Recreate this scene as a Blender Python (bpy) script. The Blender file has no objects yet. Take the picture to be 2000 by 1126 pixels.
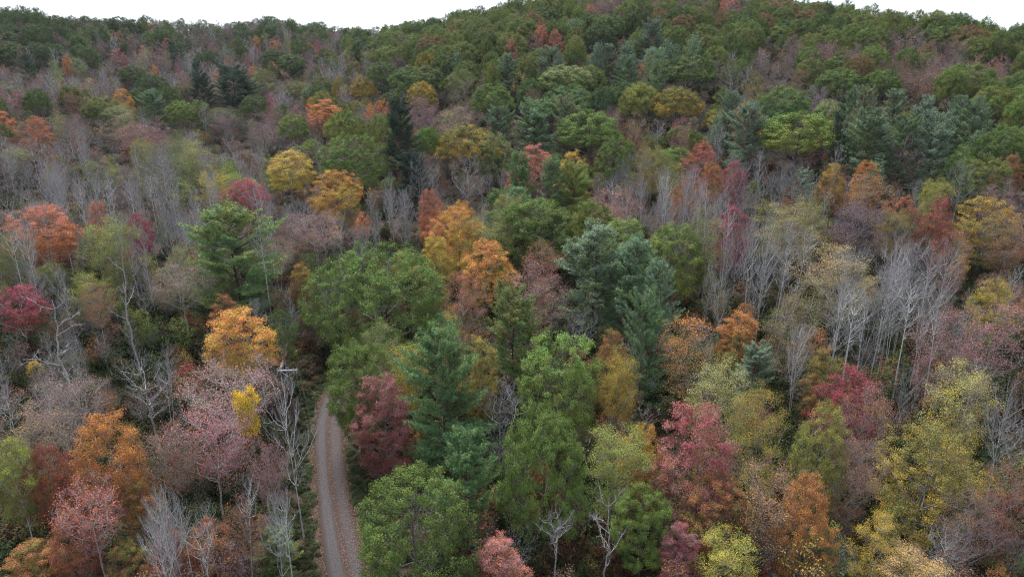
import bpy, math
import numpy as np

# ------------------------------------------------------------------ camera, sky, sun, exposure
scene = bpy.context.scene
CAM_Z, FPX, PITCH = 43.0, 1351.0, math.radians(18.9)
cam_data = bpy.data.cameras.new('camera')
cam_data.sensor_width = 36.0
cam_data.lens = 36.0 * FPX / 2000.0
cam_data.clip_start, cam_data.clip_end = 0.5, 5000.0
cam = bpy.data.objects.new('camera', cam_data)
cam.location = (0, 0, CAM_Z)
cam.rotation_euler = (math.pi / 2 - PITCH, 0, 0)
scene.collection.objects.link(cam)
scene.camera = cam

SUN_ELEV, SUN_AZ = math.radians(60), math.radians(335)      # azimuth clockwise from +Y
world = bpy.data.worlds.new('World')
scene.world = world
world.use_nodes = True
wn, wl = world.node_tree.nodes, world.node_tree.links
wn.clear()
sky = wn.new('ShaderNodeTexSky')
sky.sky_type = 'NISHITA'
sky.sun_disc = False
sky.sun_elevation, sky.sun_rotation = SUN_ELEV, SUN_AZ
sky.air_density, sky.dust_density, sky.ozone_density = 1.0, 1.0, 1.0
bw = wn.new('ShaderNodeHueSaturation')                      # an even cloud deck greys the sky
bw.inputs['Saturation'].default_value = 0.45
cloud = wn.new('ShaderNodeMix')                              # overcast: most of the sky is the cloud deck
cloud.data_type = 'RGBA'
cloud.inputs[0].default_value = 0.65
cloud.inputs[7].default_value = (4.1, 4.7, 5.65, 1)
bg = wn.new('ShaderNodeBackground')
bg.inputs['Strength'].default_value = 0.05
wo = wn.new('ShaderNodeOutputWorld')
wl.new(sky.outputs['Color'], bw.inputs['Color'])
wl.new(bw.outputs['Color'], cloud.inputs[6])
wl.new(cloud.outputs[2], bg.inputs['Color'])
wl.new(bg.outputs['Background'], wo.inputs['Surface'])

sun_data = bpy.data.lights.new('sun', 'SUN')
sun_data.energy = 1.5
sun_data.angle = math.radians(28)
sun_data.color = (0.96, 0.985, 1.0)
sun = bpy.data.objects.new('sun', sun_data)
sun.rotation_euler = (math.pi / 2 - SUN_ELEV, 0, math.pi - SUN_AZ)
scene.collection.objects.link(sun)

scene.view_settings.view_transform = 'Standard'
scene.view_settings.look = 'None'
scene.view_settings.gamma = 1.0
scene.view_settings.use_curve_mapping = False
scene.view_settings.exposure = 2.68
scene.cycles.use_denoising = True
scene.cycles.denoising_prefilter = 'NONE'
scene.cycles.filter_width = 1.1
scene.cycles.max_bounces = 5
scene.cycles.diffuse_bounces = 2
scene.cycles.transmission_bounces = 2
scene.cycles.glossy_bounces = 1
scene.cycles.volume_bounces = 0

ROOT = scene.collection

# ------------------------------------------------------------------ small helpers
def link(o, parent=None):
    ROOT.objects.link(o)
    if parent is not None:
        o.parent = parent
    return o

def tag(o, label=None, cat=None, group=None, kind=None):
    for k, v in (('label', label), ('category', cat), ('group', group), ('kind', kind)):
        if v:
            o[k] = v
    return o

def unit(v):
    return v / np.maximum(np.linalg.norm(v, axis=-1, keepdims=True), 1e-9)

class MB:
    """collects vertices and faces of one mesh, with a material slot and a 3-vector attribute"""
    def __init__(self):
        self.v, self.f, self.m, self.a, self.n = [], [], [], [], 0
    def add(self, v, f, mat=0, attr=None):
        v = np.asarray(v, float).reshape(-1, 3)
        f = np.asarray(f, np.int64)
        self.v.append(v)
        self.f.append(f + self.n)
        self.m.append(np.full(len(f), mat, np.int32))
        self.a.append(np.zeros((len(v), 3)) if attr is None else np.asarray(attr, float).reshape(-1, 3))
        self.n += len(v)
    def mesh(self, name, mats, smooth=False):
        me = bpy.data.meshes.new(name)
        if self.n:
            v = np.concatenate(self.v)
            me.vertices.add(len(v))
            me.vertices.foreach_set('co', v.astype(np.float32).ravel())
            loops = np.concatenate([f.ravel() for f in self.f])
            sizes = np.concatenate([np.full(len(f), f.shape[1]) for f in self.f])
            me.loops.add(len(loops))
            me.loops.foreach_set('vertex_index', loops.astype(np.int32))
            me.polygons.add(len(sizes))
            me.polygons.foreach_set('loop_start', np.concatenate([[0], np.cumsum(sizes)[:-1]]).astype(np.int32))
            me.polygons.foreach_set('material_index', np.concatenate(self.m))
            me.polygons.foreach_set('use_smooth', np.full(len(sizes), smooth))
            at = me.attributes.new('var', 'FLOAT_VECTOR', 'POINT')
            at.data.foreach_set('vector', np.concatenate(self.a).astype(np.float32).ravel())
            me.update(calc_edges=True)
        for m in mats:
            me.materials.append(m)
        return me

def tubes(mb, lines, sides, mat=0):
    """lines: list of (points (n,3), radii (n,)) ; var.x carries the radius"""
    groups = {}
    for p, r in lines:
        groups.setdefault(len(p), []).append((p, r))
    for n, g in groups.items():
        Pn = np.array([x[0] for x in g], float)
        Rn = np.array([x[1] for x in g], float)
        m = len(g)
        T = np.empty_like(Pn)
        T[:, 1:-1] = Pn[:, 2:] - Pn[:, :-2]
        T[:, 0] = Pn[:, 1] - Pn[:, 0]
        T[:, -1] = Pn[:, -1] - Pn[:, -2]
        T = unit(T)
        ref = np.where(np.abs(T[:, :1, 2:3]) > 0.8, np.array([1.0, 0.2, 0]), np.array([0, 0, 1.0]))
        ref = np.broadcast_to(ref, T.shape)
        A = unit(np.cross(T, ref)); B = np.cross(T, A)
        ang = np.arange(sides) * 2 * math.pi / sides
        V = Pn[:, :, None] + Rn[:, :, None, None] * (A[:, :, None] * np.cos(ang)[None, None, :, None] + B[:, :, None] * np.sin(ang)[None, None, :, None])
        base = (np.arange(m)[:, None, None] * n + np.arange(n - 1)[None, :, None]) * sides
        s0 = np.arange(sides)[None, None]; s1 = (s0 + 1) % sides
        F = np.stack([base + s0, base + s1, base + sides + s1, base + sides + s0], -1).reshape(-1, 4)
        at = np.zeros((m, n, sides, 3)); at[..., 0] = Rn[:, :, None]
        at[..., 1] = np.arange(m)[:, None, None] * 0.618 % 1
        mb.add(V.reshape(-1, 3), F, mat, at.reshape(-1, 3))

def box_faces():
    return np.array([[0, 1, 3, 2], [4, 6, 7, 5], [0, 4, 5, 1], [2, 3, 7, 6], [0, 2, 6, 4], [1, 5, 7, 3]])

def add_box(mb, c, s, mat=0):
    c = np.array(c, float); s = np.array(s, float) / 2
    v = np.array([[x, y, z] for x in (-1, 1) for y in (-1, 1) for z in (-1, 1)]) * s + c
    mb.add(v, box_faces(), mat)

def bez(a, c, b, n):
    t = np.linspace(0, 1, n)[:, None]
    return (1 - t) ** 2 * a + 2 * t * (1 - t) * c + t ** 2 * b

# ------------------------------------------------------------------ materials
def new_mat(name):
    m = bpy.data.materials.new(name)
    m.use_nodes = True
    nt = m.node_tree
    nt.nodes.clear()
    return m, nt, nt.nodes, nt.links

def attr_node(nd, name, typ='GEOMETRY'):
    a = nd.new('ShaderNodeAttribute')
    a.attribute_name = name
    a.attribute_type = typ
    return a

def math_node(nt, op, a, b=None, clamp=False):
    n = nt.nodes.new('ShaderNodeMath')
    n.operation = op
    n.use_clamp = clamp
    for i, x in enumerate((a, b)):
        if x is None:
            continue
        if hasattr(x, 'is_linked'):
            nt.links.new(x, n.inputs[i])
        else:
            n.inputs[i].default_value = x
    return n.outputs[0]

def mix_node(nt, fac, a, b, blend='MIX'):
    n = nt.nodes.new('ShaderNodeMix')
    n.data_type = 'RGBA'
    n.blend_type = blend
    for s, x in ((n.inputs[0], fac), (n.inputs[6], a), (n.inputs[7], b)):
        if hasattr(x, 'is_linked'):
            nt.links.new(x, s)
        elif isinstance(x, tuple):
            s.default_value = (*x, 1)
        else:
            s.default_value = x
    return n.outputs[2]

def leaf_material(name, translucency, rough, spec, hue=0.022, grad=0.9, mixin=0.45):
    m, nt, nd, lk = new_mat(name)
    ta = attr_node(nd, 'tint_a', 'INSTANCER'); tb = attr_node(nd, 'tint_b', 'INSTANCER')
    va = attr_node(nd, 'var')
    sp = nd.new('ShaderNodeSeparateXYZ'); lk.new(va.outputs['Vector'], sp.inputs[0])
    # clump-by-clump and tip-to-base change from the first to the second leaf colour
    f = math_node(nt, 'SUBTRACT', sp.outputs[2], 0.5)
    f = math_node(nt, 'MULTIPLY', f, grad)
    g = math_node(nt, 'SUBTRACT', sp.outputs[1], 0.5)
    g = math_node(nt, 'MULTIPLY', g, 1.9)
    f = math_node(nt, 'ADD', f, g)
    f = math_node(nt, 'ADD', f, 0.55, True)
    col = mix_node(nt, f, tb.outputs['Color'], ta.outputs['Color'])
    # some boughs are only part turned, or have turned early
    odd = math_node(nt, 'FRACT', math_node(nt, 'MULTIPLY', sp.outputs[1], 17.3))
    part = math_node(nt, 'MULTIPLY', math_node(nt, 'SUBTRACT', odd, 0.62), 2.8, True)
    col = mix_node(nt, math_node(nt, 'MULTIPLY', part, mixin), col, (0.135, 0.120, 0.036))
    hs = nd.new('ShaderNodeHueSaturation')
    lk.new(col, hs.inputs['Color'])
    h = math_node(nt, 'MULTIPLY', sp.outputs[0], hue * 2)
    lk.new(math_node(nt, 'ADD', h, 0.5 - hue), hs.inputs['Hue'])
    r2 = math_node(nt, 'FRACT', math_node(nt, 'MULTIPLY', sp.outputs[0], 7.13))
    lk.new(math_node(nt, 'ADD', math_node(nt, 'MULTIPLY', r2, 0.45), 0.80), hs.inputs['Value'])
    r3 = math_node(nt, 'FRACT', math_node(nt, 'MULTIPLY', sp.outputs[0], 3.7))
    lk.new(math_node(nt, 'ADD', math_node(nt, 'MULTIPLY', r3, 0.3), 0.83), hs.inputs['Saturation'])
    pb = nd.new('ShaderNodeBsdfPrincipled')
    pb.inputs['Roughness'].default_value = rough
    pb.inputs['Specular IOR Level'].default_value = spec
    lk.new(hs.outputs['Color'], pb.inputs['Base Color'])
    tr = nd.new('ShaderNodeBsdfTranslucent'); lk.new(hs.outputs['Color'], tr.inputs['Color'])
    mx = nd.new('ShaderNodeMixShader'); mx.inputs[0].default_value = translucency
    lk.new(pb.outputs[0], mx.inputs[1]); lk.new(tr.outputs[0], mx.inputs[2])
    out = nd.new('ShaderNodeOutputMaterial'); lk.new(mx.outputs[0], out.inputs['Surface'])
    return m

def bark_material(name):
    m, nt, nd, lk = new_mat(name)
    ba = attr_node(nd, 'bark', 'INSTANCER'); va = attr_node(nd, 'var')
    sp = nd.new('ShaderNodeSeparateXYZ'); lk.new(va.outputs['Vector'], sp.inputs[0])
    tc = nd.new('ShaderNodeTexCoord')
    n1 = nd.new('ShaderNodeTexNoise'); n1.inputs['Scale'].default_value = 2.2; n1.inputs['Detail'].default_value = 5
    lk.new(tc.outputs['Object'], n1.inputs['Vector'])
    n2 = nd.new('ShaderNodeTexNoise'); n2.inputs['Scale'].default_value = 9; n2.inputs['Detail'].default_value = 3
    lk.new(tc.outputs['Object'], n2.inputs['Vector'])
    dark = mix_node(nt, 1.0, ba.outputs['Color'], (0.42, 0.38, 0.34), 'MULTIPLY')
    cr = math_node(nt, 'MULTIPLY', math_node(nt, 'SUBTRACT', n2.outputs[0], 0.42), 4.0, True)
    c1 = mix_node(nt, cr, dark, ba.outputs['Color'])
    li = math_node(nt, 'MULTIPLY', math_node(nt, 'SUBTRACT', n1.outputs[0], 0.56), 5.0, True)
    c2 = mix_node(nt, math_node(nt, 'MULTIPLY', li, 0.55), c1, (0.34, 0.37, 0.29))      # lichen
    # young wood is smoother and purplish grey
    tw = math_node(nt, 'SUBTRACT', 1.0, math_node(nt, 'MULTIPLY', sp.outputs[0], 55.0, True), True)
    young = mix_node(nt, 0.78, ba.outputs['Color'], (0.105, 0.085, 0.103))
    c3 = mix_node(nt, math_node(nt, 'MULTIPLY', tw, 0.85), c2, young)
    pb = nd.new('ShaderNodeBsdfPrincipled'); pb.inputs['Roughness'].default_value = 0.85
    pb.inputs['Specular IOR Level'].default_value = 0.06
    lk.new(c3, pb.inputs['Base Color'])
    bp = nd.new('ShaderNodeBump'); bp.inputs['Strength'].default_value = 0.5; bp.inputs['Distance'].default_value = 0.03
    lk.new(n2.outputs[0], bp.inputs['Height']); lk.new(bp.outputs[0], pb.inputs['Normal'])
    out = nd.new('ShaderNodeOutputMaterial'); lk.new(pb.outputs[0], out.inputs['Surface'])
    return m

LEAF = leaf_material('leaf', 0.14, 0.7, 0.08)
NEEDLE = leaf_material('needle', 0.06, 0.7, 0.07, hue=0.012, grad=0.5, mixin=0.15)
BARK = bark_material('bark')

# ------------------------------------------------------------------ terrain
SURVEY = np.array([(-400,447,51),(-514,573,6),(-318,461,51),(-414,601,6),(-295,476,52),(-385,620,7),(-276,499,49),(-358,648,4),(-258,531,45),(-332,684,0),(-228,566,42),(-292,723,-3),(-181,593,41),(-231,755,-4),(-142,583,43),(-182,748,-2),(-89,512,44),(-118,680,-1),(-45,438,48),(-63,607,3),(-14,400,52),(-20,570,7),(5,390,55),(8,560,10),(40,388,58),(57,557,13),(74,388,59),(106,555,14),(108,375,57),(154,538,12),(134,356,52),(194,515,7),(160,333,47),(234,487,2),(182,310,41),(269,457,-4),(202,298,38),(298,438,-7),(242,267,33),(356,393,-12),(-74,81,2),(-135,148,4),(-202,222,12),(-283,311,30),(-63,90,1),(-115,164,3),(-172,246,10),(-241,344,28),(-48,99,0),(-88,180,2),(-132,269,8),(-185,377,22),(-32,105,0),(-59,191,3),(-88,287,8),(-124,401,20),(-23,108,0),(-33,157,3),(-45,215,9),(-62,294,18),(-82,391,30),(-11,109,0),(-17,159,5),(-23,219,13),(-31,298,28),(0,110,0),(0,160,6),(0,220,16),(0,300,35),(21,108,0),(31,157,6),(42,216,17),(58,294,36),(40,103,0),(58,149,7),(79,205,18),(104,271,33),(54,96,0),(78,140,7),(108,192,16),(142,253,29),(63,90,1),(92,131,7),(126,180,16),(166,238,27),(74,81,3),(135,148,12),(195,214,24),(-120,-60,0),(-120,0,0),(-120,50,0),(-120,90,0),(-60,-60,0),(-60,0,0),(-60,50,0),(-60,90,0),(0,-60,0),(0,0,0),(0,50,0),(0,90,0),(60,-60,0),(60,0,0),(60,50,0),(60,90,0),(120,-60,0),(120,0,0),(120,50,0),(120,90,0)], float)
def _tps(r2):
    return np.where(r2 > 1e-9, r2 * np.log(np.maximum(r2, 1e-9)), 0.0)
_S = SURVEY[:, :2] / 100.0
_n = len(_S)
_K = _tps(((_S[:, None] - _S[None]) ** 2).sum(-1)) + 0.35 * np.eye(_n)
_Pm = np.concatenate([np.ones((_n, 1)), _S], 1)
_W = np.linalg.solve(np.block([[_K, _Pm], [_Pm.T, np.zeros((3, 3))]]), np.concatenate([SURVEY[:, 2], np.zeros(3)]))
def ground(x, y):
    q = np.stack([np.asarray(x, float), np.asarray(y, float)], -1) / 100.0
    sh = q.shape[:-1]
    q = q.reshape(-1, 2)
    q[:, 0] = np.clip(q[:, 0], -7.5, 7.5); q[:, 1] = np.clip(q[:, 1], -1.2, 9)
    z = _tps(((q[:, None] - _S[None]) ** 2).sum(-1)) @ _W[:_n] + _W[_n] + q @ _W[_n + 1:]
    X, Y = q[:, 0] * 100, q[:, 1] * 100
    far = np.clip((np.hypot(X, Y) - 90) / 120, 0, 1)
    z = np.clip(z, -30, 75) * np.clip((np.hypot(X, Y) - 60) / 60, 0, 1)
    z += far * (1.8 * np.sin(X * .031 + 1.3) * np.sin(Y * .027) + 1.1 * np.sin(X * .07 + Y * .05)) + 0.25 * np.sin(X * .21) * np.sin(Y * .17 + 2)
    return z.reshape(sh)

def ray_dir(px, py):
    dx, dy = (px - 1000.0) / FPX, (563.0 - py) / FPX
    return np.array([dx, math.cos(PITCH) + dy * math.sin(PITCH), -math.sin(PITCH) + dy * math.cos(PITCH)])

_T = np.concatenate([np.arange(18, 260, 0.5), np.arange(260, 760, 1.5)])
def stand(px, py, h):
    """where a tree of height h stands whose top shows at that point of the photograph; the forward distance too"""
    d = ray_dir(px, py)
    p = d[None] * _T[:, None] + np.array([0, 0, CAM_Z])
    under = p[:, 2] < ground(p[:, 0], p[:, 1]) + h
    k = int(np.argmax(under)) if under.any() else len(_T) - 1
    return p[k, 0], p[k, 1], _T[k]

def to_photo(x, y, z):
    zc = np.asarray(z) - CAM_Z
    dep = y * math.cos(PITCH) - zc * math.sin(PITCH)
    up = y * math.sin(PITCH) + zc * math.cos(PITCH)
    dep = np.where(dep < 1, 1e9, dep)
    return 1000 + FPX * x / dep, 563 - FPX * up / dep, dep

# ------------------------------------------------------------------ tree models
def leaves(mb, P, N, L, W, rng, var, mat=0, axis=None):
    """one folded lozenge per leaf: P base point, N facing, L length, W width"""
    n = len(P)
    R = rng.normal(size=(n, 3)) if axis is None else axis
    N = unit(N)
    D = unit(R - N * (R * N).sum(-1, keepdims=True))
    S = np.cross(N, D)
    L = np.broadcast_to(L, (n,))[:, None]; W = np.broadcast_to(W, (n,))[:, None]
    a = P - D * L * .5; b = P + D * L * .5
    droop = N * L * 0.12
    V = np.stack([a - droop, P + S * W * .5, b - droop, P - S * W * .5], 1)
    F = np.arange(n)[:, None] * 4 + np.array([[0, 1, 2, 3]])
    mb.add(V.reshape(-1, 3), F, mat, np.repeat(var, 4, axis=0))

def prof_oak(t):
    return np.where(t < .35, .62 + .38 * np.sqrt(np.clip(t / .35, 0, 1)), np.sqrt(np.clip(1 - ((t - .35) / .66) ** 2, 0, 1)) ** .85)
def prof_dome(t):
    return np.sqrt(np.clip(1 - (t / 1.02) ** 2.2, 0, 1)) * (.9 + .1 * np.clip(t * 6, 0, 1))
def prof_egg(t):
    return np.where(t < .4, .45 + .55 * np.sqrt(np.clip(t / .4, 0, 1)), np.clip(1 - ((t - .4) / .62) ** 2, 0, 1) ** .6)
def prof_vase(t):
    return np.where(t < .62, .22 + .78 * np.clip(t / .62, 0, 1) ** .8, np.sqrt(np.clip(1 - ((t - .62) / .4) ** 2, 0, 1)))
def prof_cone(t):
    return np.where(t < .25, .55 + .45 * np.clip(t / .25, 0, 1), np.clip(1 - ((t - .25) / .78), 0, 1) ** .75)

def scatter(rng, n, H, cb, R, prof, lump, inner):
    """points spread evenly through the outer part of a lobed crown"""
    ph = rng.random(6) * 7
    out = []
    dmin = 1.25 * R * (H - cb) ** .5 / (n ** .5) / 2.2
    tries = 0
    while len(out) < n:
        t = rng.random(); a = rng.random() * 2 * math.pi
        pr = float(prof(np.array(t)))
        if rng.random() > pr + .15:
            continue
        lob = 1 + lump * (math.sin(3 * a + ph[0] + 2 * t) * .5 + math.sin(5 * a + ph[1] - 4 * t) * .35 + math.sin(2 * a + ph[2] + 6 * t) * .5)
        f = rng.random() ** inner
        r = R * pr * lob * f
        q = np.array([r * math.cos(a), r * math.sin(a), cb + (H - cb) * (t if f > .6 else t * .9)])
        tries += 1
        if tries > 14 * n:
            dmin *= .8; tries = 0
        if out and min(((np.array(out) - q) ** 2).sum(1)) < dmin * dmin:
            continue
        out.append(q)
    return np.array(out)

def broadleaf(seed, H, cb, R, prof, ncl, nlimb, tufts, per_tuft, leaf, spread=.3, clump_r=.9, lump=.2, inner=.35,
              trunk_r=.17, stems=1, fine=0, up=.5, thin=1.0, wood=True, flat=.75, outw=.6, jit=.75):
    """returns three meshes-in-the-making: trunk with limbs, branches with twigs, leaves"""
    rng = np.random.default_rng(seed)
    C = scatter(rng, ncl, H, cb, R, prof, lump, inner)
    trunk, fine_wood, foliage = MB(), MB(), MB()
    # stems
    stem_lines = []
    for s in range(stems):
        sa = rng.random() * 7 + s * 2 * math.pi / stems
        off = 0 if stems == 1 else R * rng.uniform(.25, .45)
        top = np.array([math.cos(sa) * off, math.sin(sa) * off, cb + (H - cb) * rng.uniform(.55, .72)])
        base = np.array([math.cos(sa) * .25, math.sin(sa) * .25, 0]) if stems > 1 else np.zeros(3)
        n = 10
        tt = np.linspace(0, 1, n)[:, None]
        p = base + (top - base) * np.concatenate([tt ** 1.35, tt ** 1.35, tt], 1)
        w = rng.normal(size=(n, 3)) * .018 * H * (.35 if per_tuft > 1 else .16); w[0] = 0; w[:, 2] = 0
        p = p + np.cumsum(w, 0) * .5
        p[0, 2] = -.4
        r = trunk_r * (1 - .78 * tt[:, 0]) * (1.0 if stems == 1 else .72)
        r[0] *= 1.45
        stem_lines.append((p, r))
    tubes(trunk, stem_lines, 7)
    # limbs reach for far-apart clumps
    idx = [int(np.argmax(C[:, 2]))]
    d = ((C - C[idx[0]]) ** 2).sum(1)
    while len(idx) < nlimb:
        k = int(np.argmax(d)); idx.append(k); d = np.minimum(d, ((C - C[k]) ** 2).sum(1))
    limb_nodes, limb_r, lines = [], [], []
    for k in idx:
        tip = C[k]
        sp, sr = min(stem_lines, key=lambda s: ((s[0][-1][:2] - tip[:2]) ** 2).sum())
        hd = math.hypot(*(tip[:2] - sp[-1][:2]))
        za = np.clip(tip[2] - hd * rng.uniform(.7, 1.3) - .3, cb * .55, sp[-1][2])
        i = int(np.argmin(np.abs(sp[:, 2] - za)))
        a = sp[i]
        c = a + (tip - a) * np.array([.55, .55, .30 + .2 * rng.random()]) + rng.normal(size=3) * .05 * R
        n = 8
        p = bez(a, c, tip, n)
        p[1:-1] += rng.normal(size=(n - 2, 3)) * .02 * R
        r = np.linspace(min(sr[i] * .72, trunk_r * (.55 if per_tuft > 1 else .42)), .022, n)
        lines.append((p, r))
        limb_nodes.append(p); limb_r.append(r)
    tubes(trunk, lines, 5)
    LN = np.concatenate(limb_nodes + [s[0][5:] for s in stem_lines])
    LR = np.concatenate(limb_r + [s[1][5:] for s in stem_lines])
    blines, tw, tips, tipc = [], [], [], []
    centre = np.array([0, 0, cb + (H - cb) * .35])
    for k, q in enumerate(C):
        dv = q - LN
        dist = np.linalg.norm(dv, axis=1)
        cost = dist + 1.6 * np.clip(.5 * np.linalg.norm(dv[:, :2], axis=1) - dv[:, 2], 0, None)
        cost[dist < .25] += 3
        j = int(np.argmin(cost))
        a = LN[j]
        c = a + (q - a) * np.array([.6, .6, .35]) + rng.normal(size=3) * .06 * dist[j]
        p = bez(a, c, q, 5)
        blines.append((p, np.linspace(min(LR[j] * .7, .045 * thin + .012), .012 * thin, 5)))
        bd = unit((q - a)[None])[0]; od = unit((q - centre)[None])[0]
        for s in range(tufts):
            u = rng.uniform(.45, 1.0)
            st = p[min(int(u * 4), 3)] * (1 - (u * 4) % 1) + p[min(int(u * 4) + 1, 4)] * ((u * 4) % 1)
            dr = unit((bd * .4 + od * outw + np.array([0, 0, up]) + rng.normal(size=3) * jit)[None])[0]
            ln = clump_r * rng.uniform(.55, 1.25)
            e = st + dr * ln
            e[2] += ln * .08
            if wood:
                mid = (st + e) / 2 + rng.normal(size=3) * .06 * ln - np.array([0, 0, .05 * ln])
                tw.append((np.array([st, mid, e]), np.array([.011, .008, .004]) * thin))
                for _ in range(fine):
                    v = rng.uniform(.25, .95)
                    s2 = st + (e - st) * v
                    d2 = unit((dr + rng.normal(size=3) * .6 + np.array([0, 0, .25]))[None])[0]
                    tw.append((np.array([s2, s2 + d2 * ln * rng.uniform(.35, .7)]), np.array([.007, .003]) * thin))
            tips.append(e); tipc.append(k)
    if wood:
        tubes(fine_wood, blines, 4)
        tubes(fine_wood, tw, 3)
    if per_tuft > 0:
        tips = np.array(tips); tipc = np.array(tipc)
        cnt = rng.poisson(per_tuft, len(tips))
        who = np.repeat(np.arange(len(tips)), cnt)
        n = len(who)
        off = rng.normal(size=(n, 3)) * spread
        off[:, 2] *= flat
        off *= np.minimum(1, 2.1 * spread / np.maximum(np.linalg.norm(off, axis=1), 1e-6))[:, None]
        P = tips[who] + off
        out = unit(tips[who] - centre)
        tn = unit(unit(tips - centre) * .7 + np.array([0, 0, .5]) + rng.normal(size=(len(tips), 3)) * .5)      # each tuft faces its own way
        N = off / spread * .4 + tn[who] * 1.1 + rng.normal(size=(n, 3)) * .35
        cl = rng.random(len(C)); tf = rng.random(len(tips))
        var = np.stack([rng.random(n), np.clip(cl[tipc[who]] * .65 + tf[who] * .35, 0, 1), np.clip((P[:, 2] - cb) / (H - cb), 0, 1)], 1)
        L = leaf * rng.uniform(.7, 1.25, n)
        leaves(foliage, P, N, L, L * .68, rng, var)
    return trunk, fine_wood, foliage

def pine(seed, H, R, low=.12, whorl=.62, tuft_step=.34, needles=8, nl=.26, nw=.055, soft=1.0, wood=True, upturn=1.0):
    rng = np.random.default_rng(seed)
    trunk, fine_wood, foliage = MB(), MB(), MB()
    n = 12
    tt = np.linspace(0, 1, n)
    p = np.stack([np.cumsum(rng.normal(size=n)) * .03, np.cumsum(rng.normal(size=n)) * .03, tt * H * .985], 1); p[0, 2] = -.4
    tubes(trunk, [(p, .2 * (1 - .93 * tt) * (1 + .35 * (tt < .05)))], 7)
    lines, lat, TP, TD, TC, TZ = [], [], [], [], [], []
    z = H * low; ci = 0
    ph = rng.random(3) * 7
    while z < H * .97:
        t = (z / H - low) / (1 - low)
        for b in range(int(rng.integers(4, 7)) if t < .9 else 4):
            a = rng.random() * 2 * math.pi
            lob = 1 + .26 * math.sin(3 * a + ph[0] + 5 * t) + .2 * math.sin(2 * a + ph[1] - 11 * t)
            if rng.random() < .12:
                continue
            Lb = R * lob * rng.uniform(.6, 1.08) * (.7 + t if t < .3 else max(0.0, 1 - ((t - .3) / .71) ** 2.1) ** .68) + .45
            el = math.radians((2 + 52 * t ** 1.1) * upturn + rng.normal() * 9)
            c0 = np.array([np.interp(z, p[:, 2], p[:, 0]), np.interp(z, p[:, 2], p[:, 1]), z])
            dh = np.array([math.cos(a), math.sin(a), 0])
            e = c0 + dh * Lb * math.cos(el) + np.array([0, 0, Lb * math.sin(el) + .10 * Lb])
            c = c0 + dh * Lb * .55 + np.array([0, 0, Lb * .55 * math.tan(el) - .06 * Lb])
            bp = bez(c0, c, e, 6)
            lines.append((bp, np.linspace(.035 * Lb / R + .016, .007, 6)))
            cr = rng.random()
            m = max(3, int(Lb / .36))
            for k in range(m):
                u = .30 + .70 * (k + rng.random() * .6) / m
                u = min(u, 1)
                s0 = (1 - u) ** 2 * c0 + 2 * u * (1 - u) * c + u * u * e
                side = 1 if k % 2 else -1
                if u > .96:
                    side = 0
                lr = (.34 + .42 * Lb * (1 - u) * .6) * rng.uniform(.7, 1.15)
                dd = unit((dh * .75 + side * np.array([-dh[1], dh[0], 0]) * .85 + np.array([0, 0, .55 + .4 * t]) + rng.normal(size=3) * .28)[None])[0]
                e2 = s0 + dd * lr
                lat.append((np.array([s0, e2]), np.array([.008, .004])))
                q = max(1, int(round(lr / tuft_step)))
                for j in range(q):
                    w = (j + 1) / q
                    TP.append(s0 + dd * lr * w); TD.append(dd); TC.append(cr); TZ.append(t)
        z += whorl * rng.uniform(.75, 1.25) * (1 - .35 * t)
    if wood:
        tubes(fine_wood, lines, 4); tubes(fine_wood, lat, 3)
    TP, TD, TC, TZ = map(np.array, (TP, TD, TC, TZ))
    k = needles
    who = np.repeat(np.arange(len(TP)), k); m = len(who)
    D = unit(TD[who] * .75 + rng.normal(size=(m, 3)) * .62 * soft + np.array([0, 0, .42]))
    L = nl * rng.uniform(.7, 1.2, m)
    P = TP[who] + D * L[:, None] * .45 + rng.normal(size=(m, 3)) * .11
    N = np.array([0, 0, .8]) + TD[who] * .6 + rng.normal(size=(m, 3)) * .55
    tr = rng.random(len(TP))
    var = np.stack([rng.random(m), np.clip(TC[who] * .7 + tr[who] * .3, 0, 1), TZ[who]], 1)
    leaves(foliage, P, N, L, nw * rng.uniform(.8, 1.3, m), rng, var, axis=D)
    return trunk, fine_wood, foliage

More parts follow.
